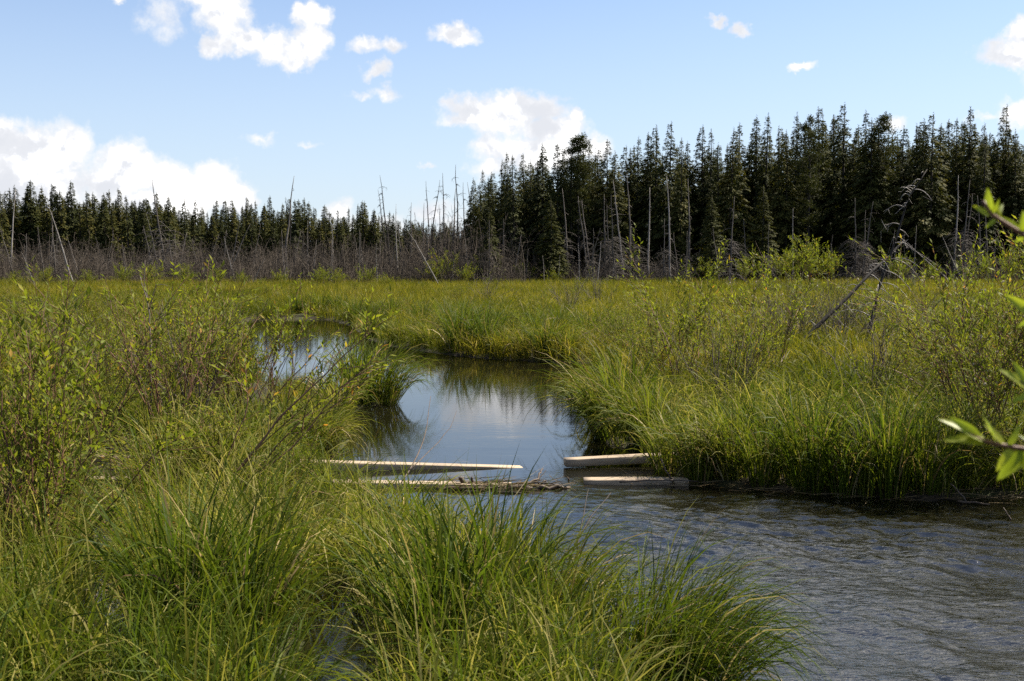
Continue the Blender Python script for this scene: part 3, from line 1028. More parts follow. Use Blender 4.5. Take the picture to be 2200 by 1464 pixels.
def twig_tangle(seed, n=70, H=1.0, mat=None, rad=0.006):
    r = np.random.default_rng(seed)
    mb = MB()
    s = np.linspace(0, 1, 5)[None]
    a = r.uniform(0, 6.28, n)
    b = r.normal(0, 0.28, (n, 2))
    L = H * r.uniform(0.35, 1.1, n)
    ph = np.abs(r.normal(0.25, 0.28, n))[:, None] + r.normal(0.2, 0.4, n)[:, None] * s
    x = np.cumsum(np.sin(ph), 1) / 5 * L[:, None]
    z = np.cumsum(np.cos(ph), 1) / 5 * L[:, None]
    P = np.stack([b[:, :1] + np.cos(a)[:, None] * x, b[:, 1:] + np.sin(a)[:, None] * x, z], -1)
    P[:, 0, 2] = 0
    tubes(mb, P, np.repeat(np.linspace(rad, rad * 0.3, 5)[None], n, 0) * r.uniform(.5, 1.1, n)[:, None], 3, r.uniform(0.15, 0.8, n))
    m = n * 3
    bi = r.integers(0, n, m)
    k = r.integers(1, 5, m)
    st = P[bi, k]
    d = r.normal(0, 1, (m, 3)) + np.array([0, 0, 0.5])
    d /= np.linalg.norm(d, axis=1, keepdims=True)
    tl = H * r.uniform(0.08, 0.28, m)
    Q = st[:, None] + d[:, None] * (tl[:, None] * np.linspace(0, 1, 3)[None])[..., None]
    Q[:, 2, 2] -= tl * r.uniform(-.1, .4, m)
    tubes(mb, Q, np.repeat(np.linspace(rad * 0.4, rad * 0.18, 3)[None], m, 0), 3, r.uniform(0.1, 0.7, m))
    return mb.mesh('twig_tangle', mat or M_BRUSH)


def dead_brush():
    pts, sc = [], []
    for j in range(720):
        px = random.uniform(-250, 1130)
        d = random.uniform(91, 124)
        p = at_y(px, 600, d)
        pts.append((p[0], d, 0.1))
        sc.append(random.choice((.7, 1.0, 1.4, 2.0, 3.2)) * random.uniform(.8, 1.25) * (1.0 if px < 900 or px > 1060 else 1.35))
    for j in range(170):
        px = random.choice((random.uniform(1080, 1480), random.uniform(1080, 1480), random.uniform(1800, 2200)))
        d = random.uniform(96, 104)
        p = at_y(px, 600, d)
        pts.append((p[0], d, 0.1))
        sc.append(random.uniform(0.6, 2.2))
    n = len(pts)
    s = np.array(sc)[:, None] * np.array([[1.0, 1.0, 1.1]])
    scatter('dead_brush', 'grey-brown thicket of dead twigs along the wood edge', pts, np.stack([rng.normal(0, .12, n), rng.normal(0, .12, n), rng.uniform(0, 6.28, n)], -1), s,
            rng.integers(0, 4, n), np.zeros(n), source_collection('brush_source', [twig_tangle(500 + i, 60, 1.0, rad=0.008) for i in range(4)]))


dead_brush()


# ------------------------------------------------------------------ willows
def willow(seed, H=1.9, stems=14, spread=0.55, leaf=0.052, twigs=9, per=13, lean=(0, 0), bare=0.12, catk=0, droop=0.35, start=0.25, yellow=0.02, keep_leaves=0, mat=None, wl=0.145):
    r = np.random.default_rng(seed)
    st, fo, ck = MB(), MB(), MB()
    n = stems
    k = 9
    s = np.linspace(0, 1, k)[None]
    a = np.arange(n) * 2.39996 + r.normal(0, 0.4, n)
    L = H * r.uniform(0.62, 1.08, n)
    ph0 = np.abs(r.normal(spread * 0.7, spread * 0.35, n))[:, None]
    ph = ph0 + r.normal(0.1, droop, n)[:, None] * s ** 1.5
    hx = np.cumsum(np.sin(ph), 1) / k * L[:, None]
    hz = np.cumsum(np.cos(ph), 1) / k * L[:, None]
    b = r.normal(0, 0.10, (n, 2))
    wob = np.cumsum(r.normal(0, 0.018, (n, k, 3)), 1)
    P = np.stack([b[:, :1] + np.cos(a)[:, None] * hx + lean[0] * hz, b[:, 1:] + np.sin(a)[:, None] * hx + lean[1] * hz, hz], -1) + wob
    P[:, 0, 2] = 0
    rad0 = 0.0080 * r.uniform(0.7, 1.3, n)
    tubes(st, P, rad0[:, None] * np.linspace(1, 0.22, k)[None], 4, r.uniform(0.2, 0.8, n))
    # side twigs
    m = n * twigs
    si = np.repeat(np.arange(n), twigs)
    f = r.uniform(start, 0.98, m) * (k - 1)
    i0 = np.minimum(f.astype(int), k - 2)
    fr = (f - i0)[:, None]
    S0 = P[si, i0] * (1 - fr) + P[si, i0 + 1] * fr
    T = P[si, i0 + 1] - P[si, i0]
    T /= np.linalg.norm(T, axis=1, keepdims=True)
    side = r.normal(0, 1, (m, 3))
    side -= (side * T).sum(1, keepdims=True) * T
    side /= np.linalg.norm(side, axis=1, keepdims=True)
    D = T * 0.75 + side * r.uniform(0.35, 0.9, m)[:, None] + np.array([0, 0, 0.12])
    D /= np.linalg.norm(D, axis=1, keepdims=True)
    TL = H * r.uniform(0.10, 0.30, m) * np.clip(1.25 - f / (k - 1) * 0.6, .4, 1)
    q = np.linspace(0, 1, 4)
    Q = S0[:, None] + D[:, None] * (TL[:, None] * q[None])[..., None] + T[:, None] * (0.25 * TL[:, None] * q[None] ** 2)[..., None] + r.normal(0, 0.008, (m, 4, 3)) * q[None, :, None]
    tubes(st, Q, np.repeat(np.linspace(0.0038, 0.0014, 4)[None], m, 0), 3, r.uniform(0.2, 0.8, m))
    # leaves along twigs and stem tips
    alive = r.random(m) > bare
    ids = np.repeat(np.arange(m)[alive], per)
    N = len(ids)
    g = np.tile(np.linspace(0.15, 1.0, per), alive.sum()) * 3
    j0 = np.minimum(g.astype(int), 2)
    gr = (g - j0)[:, None]
    pos = Q[ids, j0] * (1 - gr) + Q[ids, j0 + 1] * gr
    tdir = Q[ids, j0 + 1] - Q[ids, j0]
    tdir /= np.linalg.norm(tdir, axis=1, keepdims=True)
    pos2 = P[:, -3:].reshape(-1, 3)
    rep = 8
    w = np.tile(r.random(rep), n * 2)[:, None]
    A = np.repeat(P[:, -3:-1].reshape(-1, 3), rep, 0)
    B = np.repeat(P[:, -2:].reshape(-1, 3), rep, 0)
    w = r.random((len(A), 1))
    pos = np.concatenate([pos, A * (1 - w) + B * w])
    td2 = (B - A) / (np.linalg.norm(B - A, axis=1, keepdims=True) + 1e-9)
    tdir = np.concatenate([tdir, td2])
    N = len(pos)
    sd = r.normal(0, 1, (N, 3))
    sd -= (sd * tdir).sum(1, keepdims=True) * tdir
    sd /= np.linalg.norm(sd, axis=1, keepdims=True)
    ld = tdir * r.uniform(0.4, 1.1, N)[:, None] + sd * 0.75 + np.array([0, 0, 0.2])
    nr = np.array([0, 0, 1.0]) + r.normal(0, 0.45, (N, 3))
    LL = leaf * r.uniform(0.5, 1.2, N)
    tone = np.clip(r.normal(0.42 + yellow, 0.17, N) + 0.10 * (pos[:, 2] / H - 0.5), 0, 0.9)
    tone = np.where(r.random(N) < 0.03, r.uniform(0.9, 1.0, N), tone)
    keep = None
    if keep_leaves:
        c = r.permutation(N)
        keep = [(pos[i], ld[i], nr[i], LL[i]) for i in c[:keep_leaves]]
        c = c[keep_leaves:]
        pos, ld, nr, LL, tone = pos[c], ld[c], nr[c], LL[c], tone[c]
    leaves(fo, pos, ld, nr, LL, LL * r.uniform(wl * 0.75, wl * 1.25, len(LL)), tone)
    res = [('stems', st.mesh('willow_stems', mat or M_STEM), None), ('foliage', fo.mesh('willow_foliage', M_WILLOW), 'stuff')]
    if catk:
        ci = r.integers(0, m, catk)
        cp = Q[ci, 2]
        cd = D[ci] * 0.4 + np.array([0, 0, 0.5]) + r.normal(0, 0.5, (catk, 3))
        cd /= np.linalg.norm(cd, axis=1, keepdims=True)
        cl = r.uniform(0.035, 0.062, catk)
        z = np.linspace(0, 1, 6)
        CP = cp[:, None] + cd[:, None] * (cl[:, None] * z[None])[..., None]
        CP[:, :, 2] -= (cl[:, None] * 0.35 * z[None] ** 2)
        tubes(ck, CP, np.repeat((0.009 * np.array([.4, .9, 1, .95, .7, .15]))[None], catk, 0) * r.uniform(.7, 1.15, (catk, 6)), 5, r.uniform(0, 1, catk))
        h = catk * 9                                # fluff
        hi = r.integers(0, catk, h)
        leaves(ck, CP[hi, r.integers(1, 5, h)], r.normal(0, 1, (h, 3)), r.normal(0, 1, (h, 3)), r.uniform(0.012, 0.024, h), np.full(h, 0.003), r.uniform(0.3, 1, h))
        res.append(('catkins', ck.mesh('willow_catkins', M_CATKIN), 'stuff'))
    return (res, keep) if keep_leaves else res


def put(parts, px, y, label, group=None, z=None, s=1.0, rz=None, name='willow_shrub', cat='willow shrub'):
    p = at_y(px, 600, y)
    zz = float(height(np.array([p[0]]), np.array([y]))[0]) - 0.03 if z is None else z
    return thing(name, label, cat, (p[0], y, zz), parts, group, (0, 0, random.uniform(0, 6.28) if rz is None else rz), s)


WL = [willow(600 + i, 1.9, st + 4, sp, 0.074, tw + 1, pr + 1, bare=ba, yellow=.0, wl=.15) for i, (st, sp, tw, pr, ba) in enumerate([
    (15, .55, 9, 13, .1), (12, .65, 9, 12, .15), (18, .5, 8, 13, .1), (10, .75, 10, 12, .2), (14, .45, 9, 14, .08)])]
WB = [willow(620 + i, 1.9, 16, .65, 0.06, 10, 5, bare=b, mat=M_BARE) for i, b in enumerate((.85, .93, .8))]
WF = [willow(640 + i, 2.4, 20, .5, 0.14, 10, 11, bare=.08, yellow=0.02) for i in range(3)]

# left thicket
big, kept = willow(660, 1.95, 18, 0.5, 0.076, 12, 13, bare=0.08, keep_leaves=150, wl=0.165, lean=(0.10, -0.03))
e = put(big, 50, 7.4, 'big broad-leaved willow at the left edge over a narrow pool', rz=0.0, s=.86)
leaf_meshes = []
for i in range(4):
    mb = MB()
    leaves(mb, np.zeros((1, 3)), np.array([[1.0, 0, 0]]), np.array([[0, 0, 1.0]]), np.array([1.0]), np.array([0.15 + 0.02 * i]), np.array([0.35 + 0.12 * i]))
    leaf_meshes.append(mb.mesh('willow_leaf', M_WILLOW))


def leaf_part(parent, pos, d, n, L, me):
    o = link('leaf', me, parent)
    d = Vector(d).normalized()
    s = Vector(n).cross(d).normalized()
    u = d.cross(s)
    o.location = pos
    o.rotation_mode = 'QUATERNION'
    from mathutils import Matrix
    o.rotation_quaternion = Matrix((d, s, u)).transposed().to_quaternion()
    o.scale = (L, L, L)
    return o


for i, (p_, d_, n_, L_) in enumerate(kept):
    leaf_part(e, p_, d_, n_, L_, leaf_meshes[i % 4])
put(willow(661, 2.0, 14, 0.45, 0.090, 10, 13, lean=(0.12, 0)), -25, 8.0, 'willow cut by the left picture edge with bright leaf tips', rz=0, s=.85)
put(willow(662, 2.15, 17, 0.62, 0.079, 8, 10, bare=0.25), 362, 12.4, 'willow with many dark stems fanning from a bare dark heart in the left thicket', rz=0.4)
put(willow(663, 2.1, 8, 0.5, 0.083, 7, 11, bare=0.3, lean=(0.28, 0)), 150, 11.5, 'willow with one long dark stem arching up to the right in the left thicket', rz=0)
put(willow(664, 1.75, 7, 0.35, 0.088, 8, 12, lean=(0.22, 0)), 560, 15.0, 'slender willow with feathery leafy tips before the far bend of the stream', rz=0)
put(willow(665, 1.95, 7, 0.22, 0.079, 7, 10, lean=(0.85, 0.35), bare=0.15, start=0.4), 400, 9.3, 'low willow whose reddish stems lean far over to the right above the beams', rz=0)
put(willow(666, 1.9, 5, 0.2, 0.074, 6, 9, lean=(0.55, 0.1), bare=0.2, start=0.35), 530, 12.8, 'thin willow stems slanting right over the grassy point', rz=0)
left_fill = [(15, 10.5, 0), (250, 14.5, 2), (20, 13.5, 1), (460, 15.5, 4), (330, 17, 3), (120, 17, 0), (220, 19.5, 2), (420, 20, 1), (40, 21, 4), (310, 23, 3), (150, 24.5, 0),
             (240, 28, 1), (60, 29, 3), (370, 30, 4), (20, 36, 0), (180, 36, 2), (330, 40, 1), (-40, 17, 2), (-60, 26, 1),
             (345, 9.8, 3), (280, 11, 1), (200, 12.5, 0), (480, 13.8, 2), (90, 15, 3), (380, 15.2, 0), (290, 20.5, 4), (90, 25, 2), (430, 31, 0), (270, 33, 4), (560, 34, 2)]
dry = lambda px, y: float(sdist(np.array([(px - 1100) / FPX * y]), np.array([float(y)]))[0]) > .35
left_fill = [t for t in left_fill if dry(t[0], t[1])]
left_fill.sort(key=lambda t: t[1])
for i, (px, y, v) in enumerate(left_fill):
    put(WL[v], px, y, f'leafy willow in the left thicket, {nth(i + 1)} from the front among its filler bushes', 'willows filling the left thicket', s=random.uniform(.56, .82))
for px, y, v, lab in [(285, 15, 0, 'bare grey shrub between leafy willows in the left thicket'), (130, 19, 1, 'bare twiggy shrub with brown stems at the left back of the thicket'),
                      (420, 13.5, 2, 'half-dead shrub with rust-brown stems beside the stem-fan willow')]:
    put(WB[v], px, y, lab, s=0.85, name='bare_shrub', cat='bare shrub')

# right thicket
put(willow(670, 2.2, 11, 0.42, 0.083, 10, 13, bare=0.12), 1470, 17.2, 'tall leafy willow with forked dark stems on the right bank, its tips against the wood', rz=1.0)
put(willow(671, 2.1, 13, 0.48, 0.083, 9, 12, bare=0.15, catk=46, yellow=.05), 1655, 17.6, 'willow with white catkins on the right bank, left of the leaning dead trunk', rz=0.3)
put(willow(672, 2.6, 20, 0.48, 0.070, 19, 14, bare=0.06, catk=85, yellow=-.01), 2125, 11.6, 'large willow with white catkins and orange leaf tips at the right edge', rz=0.2, s=.9)
put(willow(673, 2.45, 15, 0.45, 0.070, 16, 14, bare=0.08, catk=40, yellow=-.01, lean=(-.06, 0)), 2235, 10.8, 'willow with catkins partly cut by the right picture edge', rz=0.2, s=.9)
right_fill = [(1400, 19, 2), (1560, 20, 1), (1600, 16.2, 4), (2040, 19, 2), (1500, 25, 0), (1640, 27, 3), (1820, 28, 2), (1330, 24, 1),
              (2100, 24, 4), (1990, 15.2, 0), (2180, 17, 3), (1420, 33, 1), (1720, 34, 4), (2080, 35, 2), (2260, 15, 0), (1450, 21, 3), (1540, 18, 3), (2060, 14.6, 1), (1380, 28, 0), (1880, 31, 1), (2140, 29, 0), (1590, 38, 2)]
right_fill.sort(key=lambda t: t[1])
for i, (px, y, v) in enumerate(right_fill):
    put(WL[v], px, y, f'leafy willow on the right meadow, {nth(i + 1)} from the front among its filler bushes', 'willows filling the right meadow', s=random.uniform(.50, .78))
low = [(px + random.uniform(-25, 25), random.choice((27, 33, 38, 44, 50, 56, 62, 70))) for px in range(430, 2200, 52)]
low = [(px, y) for px, y in low if float(sdist(np.array([(px - 1100) / FPX * y]), np.array([float(y)]))[0]) > .6]
low.sort()
for i, (px, y) in enumerate(low):
    put(WL[i % 5], px, y, f'small low willow out on the open meadow, {nth(i + 1)} from the left', 'low willows on the open meadow', s=random.uniform(.38, .62))
for i, (px, py, sc) in enumerate([(175, 1197, .36), (207, 1095, .4), (265, 1208, .36), (330, 1060, .42), (455, 1010, .45), (560, 1120, .36), (620, 1040, .42)]):
    p = at_z(px, py + 70, .05)
    put(WL[i % 5], px, p[1], f'small leafy willow sprig in the near sedge, {nth(i + 1)} from the left', 'willow sprigs in the near sedge', s=sc)
for px, y, v, s, lab in [(1735, 25, 0, 1.0, 'dense bare grey shrub round the foot of the leaning dead trunk'), (1800, 24, 1, 1.0, 'bare brown shrub behind the leaning dead trunk'),
                         (1885, 15.5, 1, 0.95, 'bare forked shrub standing in grass on the right bank'), (1690, 26, 2, .95, 'thin grey shrub left of the leaning dead trunk'),
                         (1225, 40, 0, 1.0, 'brown leafless bush on the meadow behind the stream bend'), (1285, 46, 1, 1.0, 'thin leafless bush right of the brown bush on the meadow'),
                         (1045, 48, 1, 1.0, 'sparse leafless shrub with one slanting pale branch on the far meadow'), (1990, 30, 2, .9, 'leafless shrub on the right meadow before the dark wood'),
                         (1790, 26.5, 1, .9, 'grey twig thicket just right of the leaning dead trunk foot'), (1695, 25.5, 0, .85, 'grey twig thicket left of the leaning dead trunk foot'),
                         (1845, 27.5, 0, .9, 'grey twig thicket between the two leaning dead trunks'), (1560, 15.2, 2, .8, 'half-bare shrub between the two tall right bank willows')]:
    put(WB[v], px, y, lab, s=s, name='bare_shrub', cat='bare shrub')

# bushes along the far edge of the meadow
edge = [(30, 80, .9), (95, 84, 1.1), (190, 88, .9), (265, 86, 1.2), (325, 82, 1.3), (400, 84, 1.2), (470, 86, 1.0), (520, 88, .9), (600, 84, .9), (690, 82, 1.2), (725, 85, 1.0), (790, 86, 1.1),
        (830, 82, .8), (930, 92, 1.3), (958, 94, 1.8), (1000, 90, .9), (1030, 95, 1.2), (1120, 96, .9), (1190, 95, .7), (1520, 94, 1.1), (1600, 92, 1.2), (1690, 90, 1.6), (1735, 88, 1.9),
        (1780, 90, 1.4), (1930, 92, 1.3), (2000, 94, .9), (2110, 92, 1.3), (2170, 92, 1.5), (150, 70, .7), (560, 76, .6)]
edge.sort()
for i, (px, y, s) in enumerate(edge):
    put(WF[i % 3], px, y, f'{"tall" if s > 1.4 else "low" if s < .95 else "rounded"} green bush at the far meadow edge, {nth(i + 1)} from the left', 'bushes along the far meadow edge', s=s * (.62 if px < 1000 else .84), name='green_bush', cat='bush')


# dead trunks leaning in the right thicket
def leaning(name, pts_px, y, r0, r1, nb, label, seed, blen, tone=0.5):
    r = np.random.default_rng(seed)
    P = np.array([at_y(px, py, y + dy) for px, py, dy in pts_px])
    org = P[0].copy()
    tt = np.linspace(0, 1, len(P))
    t = np.linspace(0, 1, 16)
    Q = np.stack([np.interp(t, tt, P[:, c]) for c in range(3)], -1) - org
    Q += np.cumsum(r.normal(0, 0.008, Q.shape), 0)
    tr, br = MB(), MB()
    tubes(tr, Q[None], (r0 + (r1 - r0) * t ** .8)[None], 7, tone)
    f = r.uniform(0.25, 0.98, nb) * 15
    i0 = f.astype(int).clip(0, 14)
    S0 = Q[i0] + (Q[i0 + 1] - Q[i0]) * (f - i0)[:, None]
    T = Q[-1] - Q[0]
    T /= np.linalg.norm(T)
    sd = r.normal(0, 1, (nb, 3))
    sd[:, 0] += np.where(r.random(nb) < .5, 1.3, -1.3)
    sd -= (sd @ T)[:, None] * T
    sd /= np.linalg.norm(sd, axis=1, keepdims=True)
    L = blen * r.uniform(0.3, 1.1, nb) * np.clip(1.3 - f / 15, .3, 1)
    s = np.linspace(0, 1, 6)
    B = S0[:, None] + (sd[:, None] * s[None, :, None] + T * 0.35 * s[None, :, None] - np.array([0, 0, 1]) * (r.uniform(.5, 1.1, nb)[:, None] * s[None] ** 2.2)[..., None]) * L[:, None, None]
    tubes(br, B, np.repeat(np.linspace(0.011, 0.004, 6)[None], nb, 0), 4, r.uniform(.4, .9, nb))
    m = nb * 2
    bi, k = r.integers(0, nb, m), r.integers(2, 6, m)
    d = r.normal(0, 1, (m, 3)) - np.array([0, 0, .6])
    d /= np.linalg.norm(d, axis=1, keepdims=True)
    st = B[bi, k]
    E = st[:, None] + d[:, None] * (r.uniform(.08, .28, m)[:, None] * np.linspace(0, 1, 3)[None])[..., None]
    tubes(br, E, np.repeat(np.linspace(.006, .003, 3)[None], m, 0), 3, r.uniform(.3, .8, m))
    return thing(name, label, 'dead tree', tuple(org), [('trunk', tr.mesh('dead_trunk', M_DARKSNAG), None), ('limbs', br.mesh('dead_limbs', M_PALESNAG), 'stuff')])


leaning('dead_tree', [(1688, 772, -.3), (1735, 722, 0), (1800, 660, .4), (1868, 590, 1.0), (1905, 555, 1.5), (1942, 517, 2.0)], 24, .062, .02, 22, 'dark dead trunk slanting up to the right from the grey shrub', 71, .55, .35)
leaning('dead_tree', [(1852, 776, -.1), (1862, 735, 0), (1885, 640, .3), (1905, 575, .5), (1930, 505, .7), (1952, 430, .8), (1993, 364, 1.0)], 25, .06, .010, 30, 'dead spruce leaning right with curved drooping limbs before the wood', 72, 1.0, .4)


# ------------------------------------------------------------------ sedge clumps and grass
def clump_mesh(seed, n=230, H=0.95, rad=0.16, lean=(0, 0), tone=0.36, straw=26, wd=0.0175, spread=0.30, bend=0.9):
    r = np.random.default_rng(seed)
    g, dd = MB(), MB()
    for mb, cnt, t0, ts in ((g, n, tone, .15), (dd, straw, .5, .25)):
        q = np.sqrt(r.random(cnt)) * rad
        a0 = r.uniform(0, 6.28, cnt)
        base = np.stack([np.cos(a0) * q, np.sin(a0) * q, np.full(cnt, -0.03)], -1)
        vx = np.cos(a0) * (0.25 + q / rad) + lean[0] + r.normal(0, .35, cnt)
        vy = np.sin(a0) * (0.25 + q / rad) + lean[1] + r.normal(0, .35, cnt)
        az = np.arctan2(vy, vx)
        mag = np.clip(np.hypot(vx, vy), .2, 2)
        L = 1.08 * H * r.uniform(0.6, 1.28, cnt)
        blades(mb, base, L, wd * r.uniform(.6, 1.25, cnt), az, np.clip(spread * mag * r.uniform(.2, 1, cnt), 0, .9), 1.85 * bend * (0.4 + .45 * mag) * r.uniform(.35, 1.35, cnt), np.clip(r.normal(t0, ts, cnt), 0, 1), 7, kink=.12, r=r)
    return [('blades', g.mesh('sedge_blades', M_CLUMP), 'stuff'), ('dry_blades', dd.mesh('sedge_dry_blades', M_STRAW), 'stuff')]


CL = [clump_mesh(700 + i, n, h, rd, tone=t, straw=s, bend=b) for i, (n, h, rd, t, s, b) in enumerate([
    (190, .98, .18, .34, 18, .95), (165, .95, .16, .44, 22, 1.15), (225, 1.05, .21, .27, 12, .85), (175, .92, .19, .55, 24, 1.3), (210, 1.0, .21, .30, 16, 1.0)])]
CLEAN = [clump_mesh(720 + i, n, h, rd, lean=ln, tone=t, straw=s, bend=b, wd=w) for i, (n, h, rd, ln, t, s, b, w) in enumerate([
    (340, 1.0, .20, (1.3, .1), .30, 14, 1.15, .011), (300, .95, .18, (1.0, .2), .40, 22, 1.2, .011), (320, 1.1, .22, (-1.0, -.2), .46, 26, 1.2, .016), (280, .95, .18, (.9, -.5), .6, 24, 1.5, .015)])]


def clump(px, py, me, label, s=1.0, rz=None, group='sedge clumps along the banks'):
    p = at_z(px, py, 0.0)
    p[2] = max(0.0, float(height(np.array([p[0]]), np.array([p[1]]))[0])) - 0.02
    return thing('sedge_clump', label, 'sedge clump', tuple(p), me, group, (0, 0, random.uniform(0, 6.28) if rz is None else rz), s)


clump(1425, 1490, CLEAN[0], 'dark sedge clump arching right, standing alone in fast water at the bottom', .84, 0)
clump(1360, 1500, CLEAN[1], 'paler sedge clump at the left foot of the lone arching clump', .74, 0)
clump(1500, 1520, CLEAN[0], 'outer low sedge clump spraying right over the ripples', .72, -.2)
clump(1200, 1425, CLEAN[1], 'sedge clump spilling right over the water at the near bank edge', .84, .1)
clump(1130, 1345, CLEAN[3], 'pale sedge clump drooping from the near bank toward the rippled water', .74, .2)
clump(1060, 1290, CL[0], 'upright sedge clump on the near bank with two tall blades by the sticks', .68)
clump(970, 1240, CL[1], 'sedge clump on the near bank straight below the floating debris', .60)
clump(880, 1200, CL[3], 'pale broad-bladed sedge clump on the near bank below the left beams', .72)
clump(790, 1160, CL[3], 'pale sedge clump hiding the middle of the lower left beam', .64)
clump(720, 1120, CL[1], 'sedge clump hiding the left part of the lower left beam', .64)
clump(960, 1480, CL[2], 'dense green sedge clump right of the small bottom pool', .9)
clump(1040, 1430, CL[4], 'dense sedge clump in the middle of the near bank', .9)
clump(520, 1430, CL[0], 'green sedge clump left of the small bottom pool', .88)
clump(395, 1410, CL[2], 'tall green sedge clump at bottom left between the two pools', .95)
clump(828, 868, CLEAN[1], 'sedge clump at the tip of the left point trailing into calm water', 1.05, .1)
clump(775, 872, CL[4], 'dark sedge clump on the left point behind its tip', .98)
clump(760, 850, CL[0], 'inner sedge clump on the left point below slanting twigs', .9)
clump(730, 905, CL[3], 'sedge clump at the inner corner of the left point over dark reflection', .85)
clump(690, 980, CLEAN[3], 'pale sedge clump drooping over the left end of the upper beam', .70, .0)
clump(1310, 940, CLEAN[2], 'big sedge clump arching left over the stream at the right bank corner', 1.02, 0)
clump(1350, 920, CL[4], 'dark sedge clump behind the big arching one on the right bank', 1.0)
clump(1385, 968, CLEAN[2], 'pale sedge clump drooping over the upper right beam', .82, .2)
clump(1440, 1015, CL[3], 'pale sedge clump between the two right beams', .8)
clump(1500, 1035, CL[1], 'sedge clump at the root of the lower right beam', .82)
clump(1570, 1035, CLEAN[3], 'drooping pale sedge clump right of the lower right beam', .9, 3.3)
clump(1640, 1046, CL[0], 'sedge clump on the right bank between the beam and the tall dark clump', .78)
clump(1740, 1056, CL[2], 'tall dark sedge clump at the middle of the right bank waterline', .90)
clump(1815, 1064, CL[4], 'sedge clump between two tall dark ones on the right bank', .78)
clump(1905, 1066, CL[2], 'tallest dark sedge clump on the right bank near the grounded sticks', .95)
clump(1985, 1066, CL[0], 'dark sedge clump at the right flank of the tallest one', .82)
clump(2070, 1058, CLEAN[3], 'yellowish sedge clump drooping to the mud at the right bank', .95, .3)
clump(2160, 1052, CL[3], 'pale sedge clump under the big catkin willow', .85)
clump(1045, 764, CL[2], 'dark rounded sedge clump on the far bank opposite the left point', 1.06)
clump(1085, 768, CL[4], 'dark sedge clump touching the rounded one on the far bank', 0.71)
clump(1170, 775, CL[2], 'rounded green sedge clump at the water on the far bank bend', 0.96)
clump(1125, 773, CL[3], 'pale sedge clump between the rounded far bank clumps', 0.81)
clump(1225, 776, CL[1], 'sedge clump at the right end of the far bank', 0.87)
clump(985, 760, CL[0], 'sedge clump left of the dark rounded one on the far bank', 1.23)
clump(925, 752, CL[3], 'pale sedge clump low on the far bank slope', 0.81)
clump(865, 742, CL[1], 'sedge clump where the far bank turns back', 0.81)
clump(800, 728, CL[4], 'sedge clump at the inner bend of the far bank', 0.91)
clump(765, 700, CL[2], 'dark sedge clump at the head of the visible reach', 1.01)
clump(690, 684, CL[0], 'sedge clump on the far shore above the left water glint', 0.96)


for i, (px, py, sc) in enumerate([(840, 700, 1.2), (905, 712, 1.25), (955, 722, 1.2), (1015, 742, 1.3), (1070, 730, 1.2), (1140, 745, 1.25), (1200, 738, 1.2), (1265, 752, 1.25), (1330, 742, 1.2), (640, 682, 1.2), (725, 684, 1.2)]):
    clump(px, py, [CL[2], CL[4], CL[0]][i % 3], f'round sedge tussock set back on the far bank, {nth(i + 1 if px > 800 else i - 8)} {"along the bend" if px > 800 else "beyond the left glint"}', sc * .74, group='tussocks on the far bank')


def tuft_mesh(seed, n, H, rad, wd, tone, segs, mat, spread=.28, bend=.9, kink=.1, tsd=.15):
    r = np.random.default_rng(seed)
    mb = MB()
    q = np.sqrt(r.random(n)) * rad
    a0 = r.uniform(0, 6.28, n)
    base = np.stack([np.cos(a0) * q, np.sin(a0) * q, np.full(n, -.03)], -1)
    az = a0 + r.normal(0, .7, n)
    t = np.clip(r.normal(tone, tsd, n), 0, .92)
    t = np.where(r.random(n) < .07, r.uniform(.8, 1, n), t)
    blades(mb, base, H * r.uniform(.5, 1.2, n), wd * r.uniform(.6, 1.2, n), az, np.abs(r.normal(.0, spread, n)), bend * r.uniform(.1, 1.3, n), t, segs, kink=kink, r=r)
    return mb.mesh('grass_tuft', mat)


near_src = source_collection('sedge_source', [tuft_mesh(800 + i, 26, .92, .12, .0115, .42, 7, M_SEDGE, .26, 2.0, .22, .2) for i in range(8)] + [tuft_mesh(810 + i, 20, .98, .10, .0145, .66, 7, M_SEDGE, .22, 1.8, .35, .26) for i in range(4)])
bank_src = source_collection('bank_source', [tuft_mesh(870 + i, 19, 1.0, .13, .0175, .40 + .09 * (i % 3), 7, M_SEDGE, .24, 2.1, .28, .24) for i in range(9)])
mid_src = source_collection('mid_source', [tuft_mesh(830 + i, 26, .80, .17, .018, .40, 6, M_MEADOW, .28, 1.8, .18, .24) for i in range(6)])
far_src = source_collection('far_source', [tuft_mesh(850 + i, 46, .62, .32, .020, .42, 3, M_MEADOW, .32, .8, .05) for i in range(5)])


def field(dmin, dmax, dens, seed, half=0.68, xlim=None):
    r = np.random.default_rng(seed)
    area = half * (dmax ** 2 - dmin ** 2)
    n = int(area * dens)
    y = np.sqrt(r.uniform(dmin ** 2, dmax ** 2, n))
    x = r.uniform(-half, half, n) * y
    sd = sdist(x, y)
    return x, y, sd, r


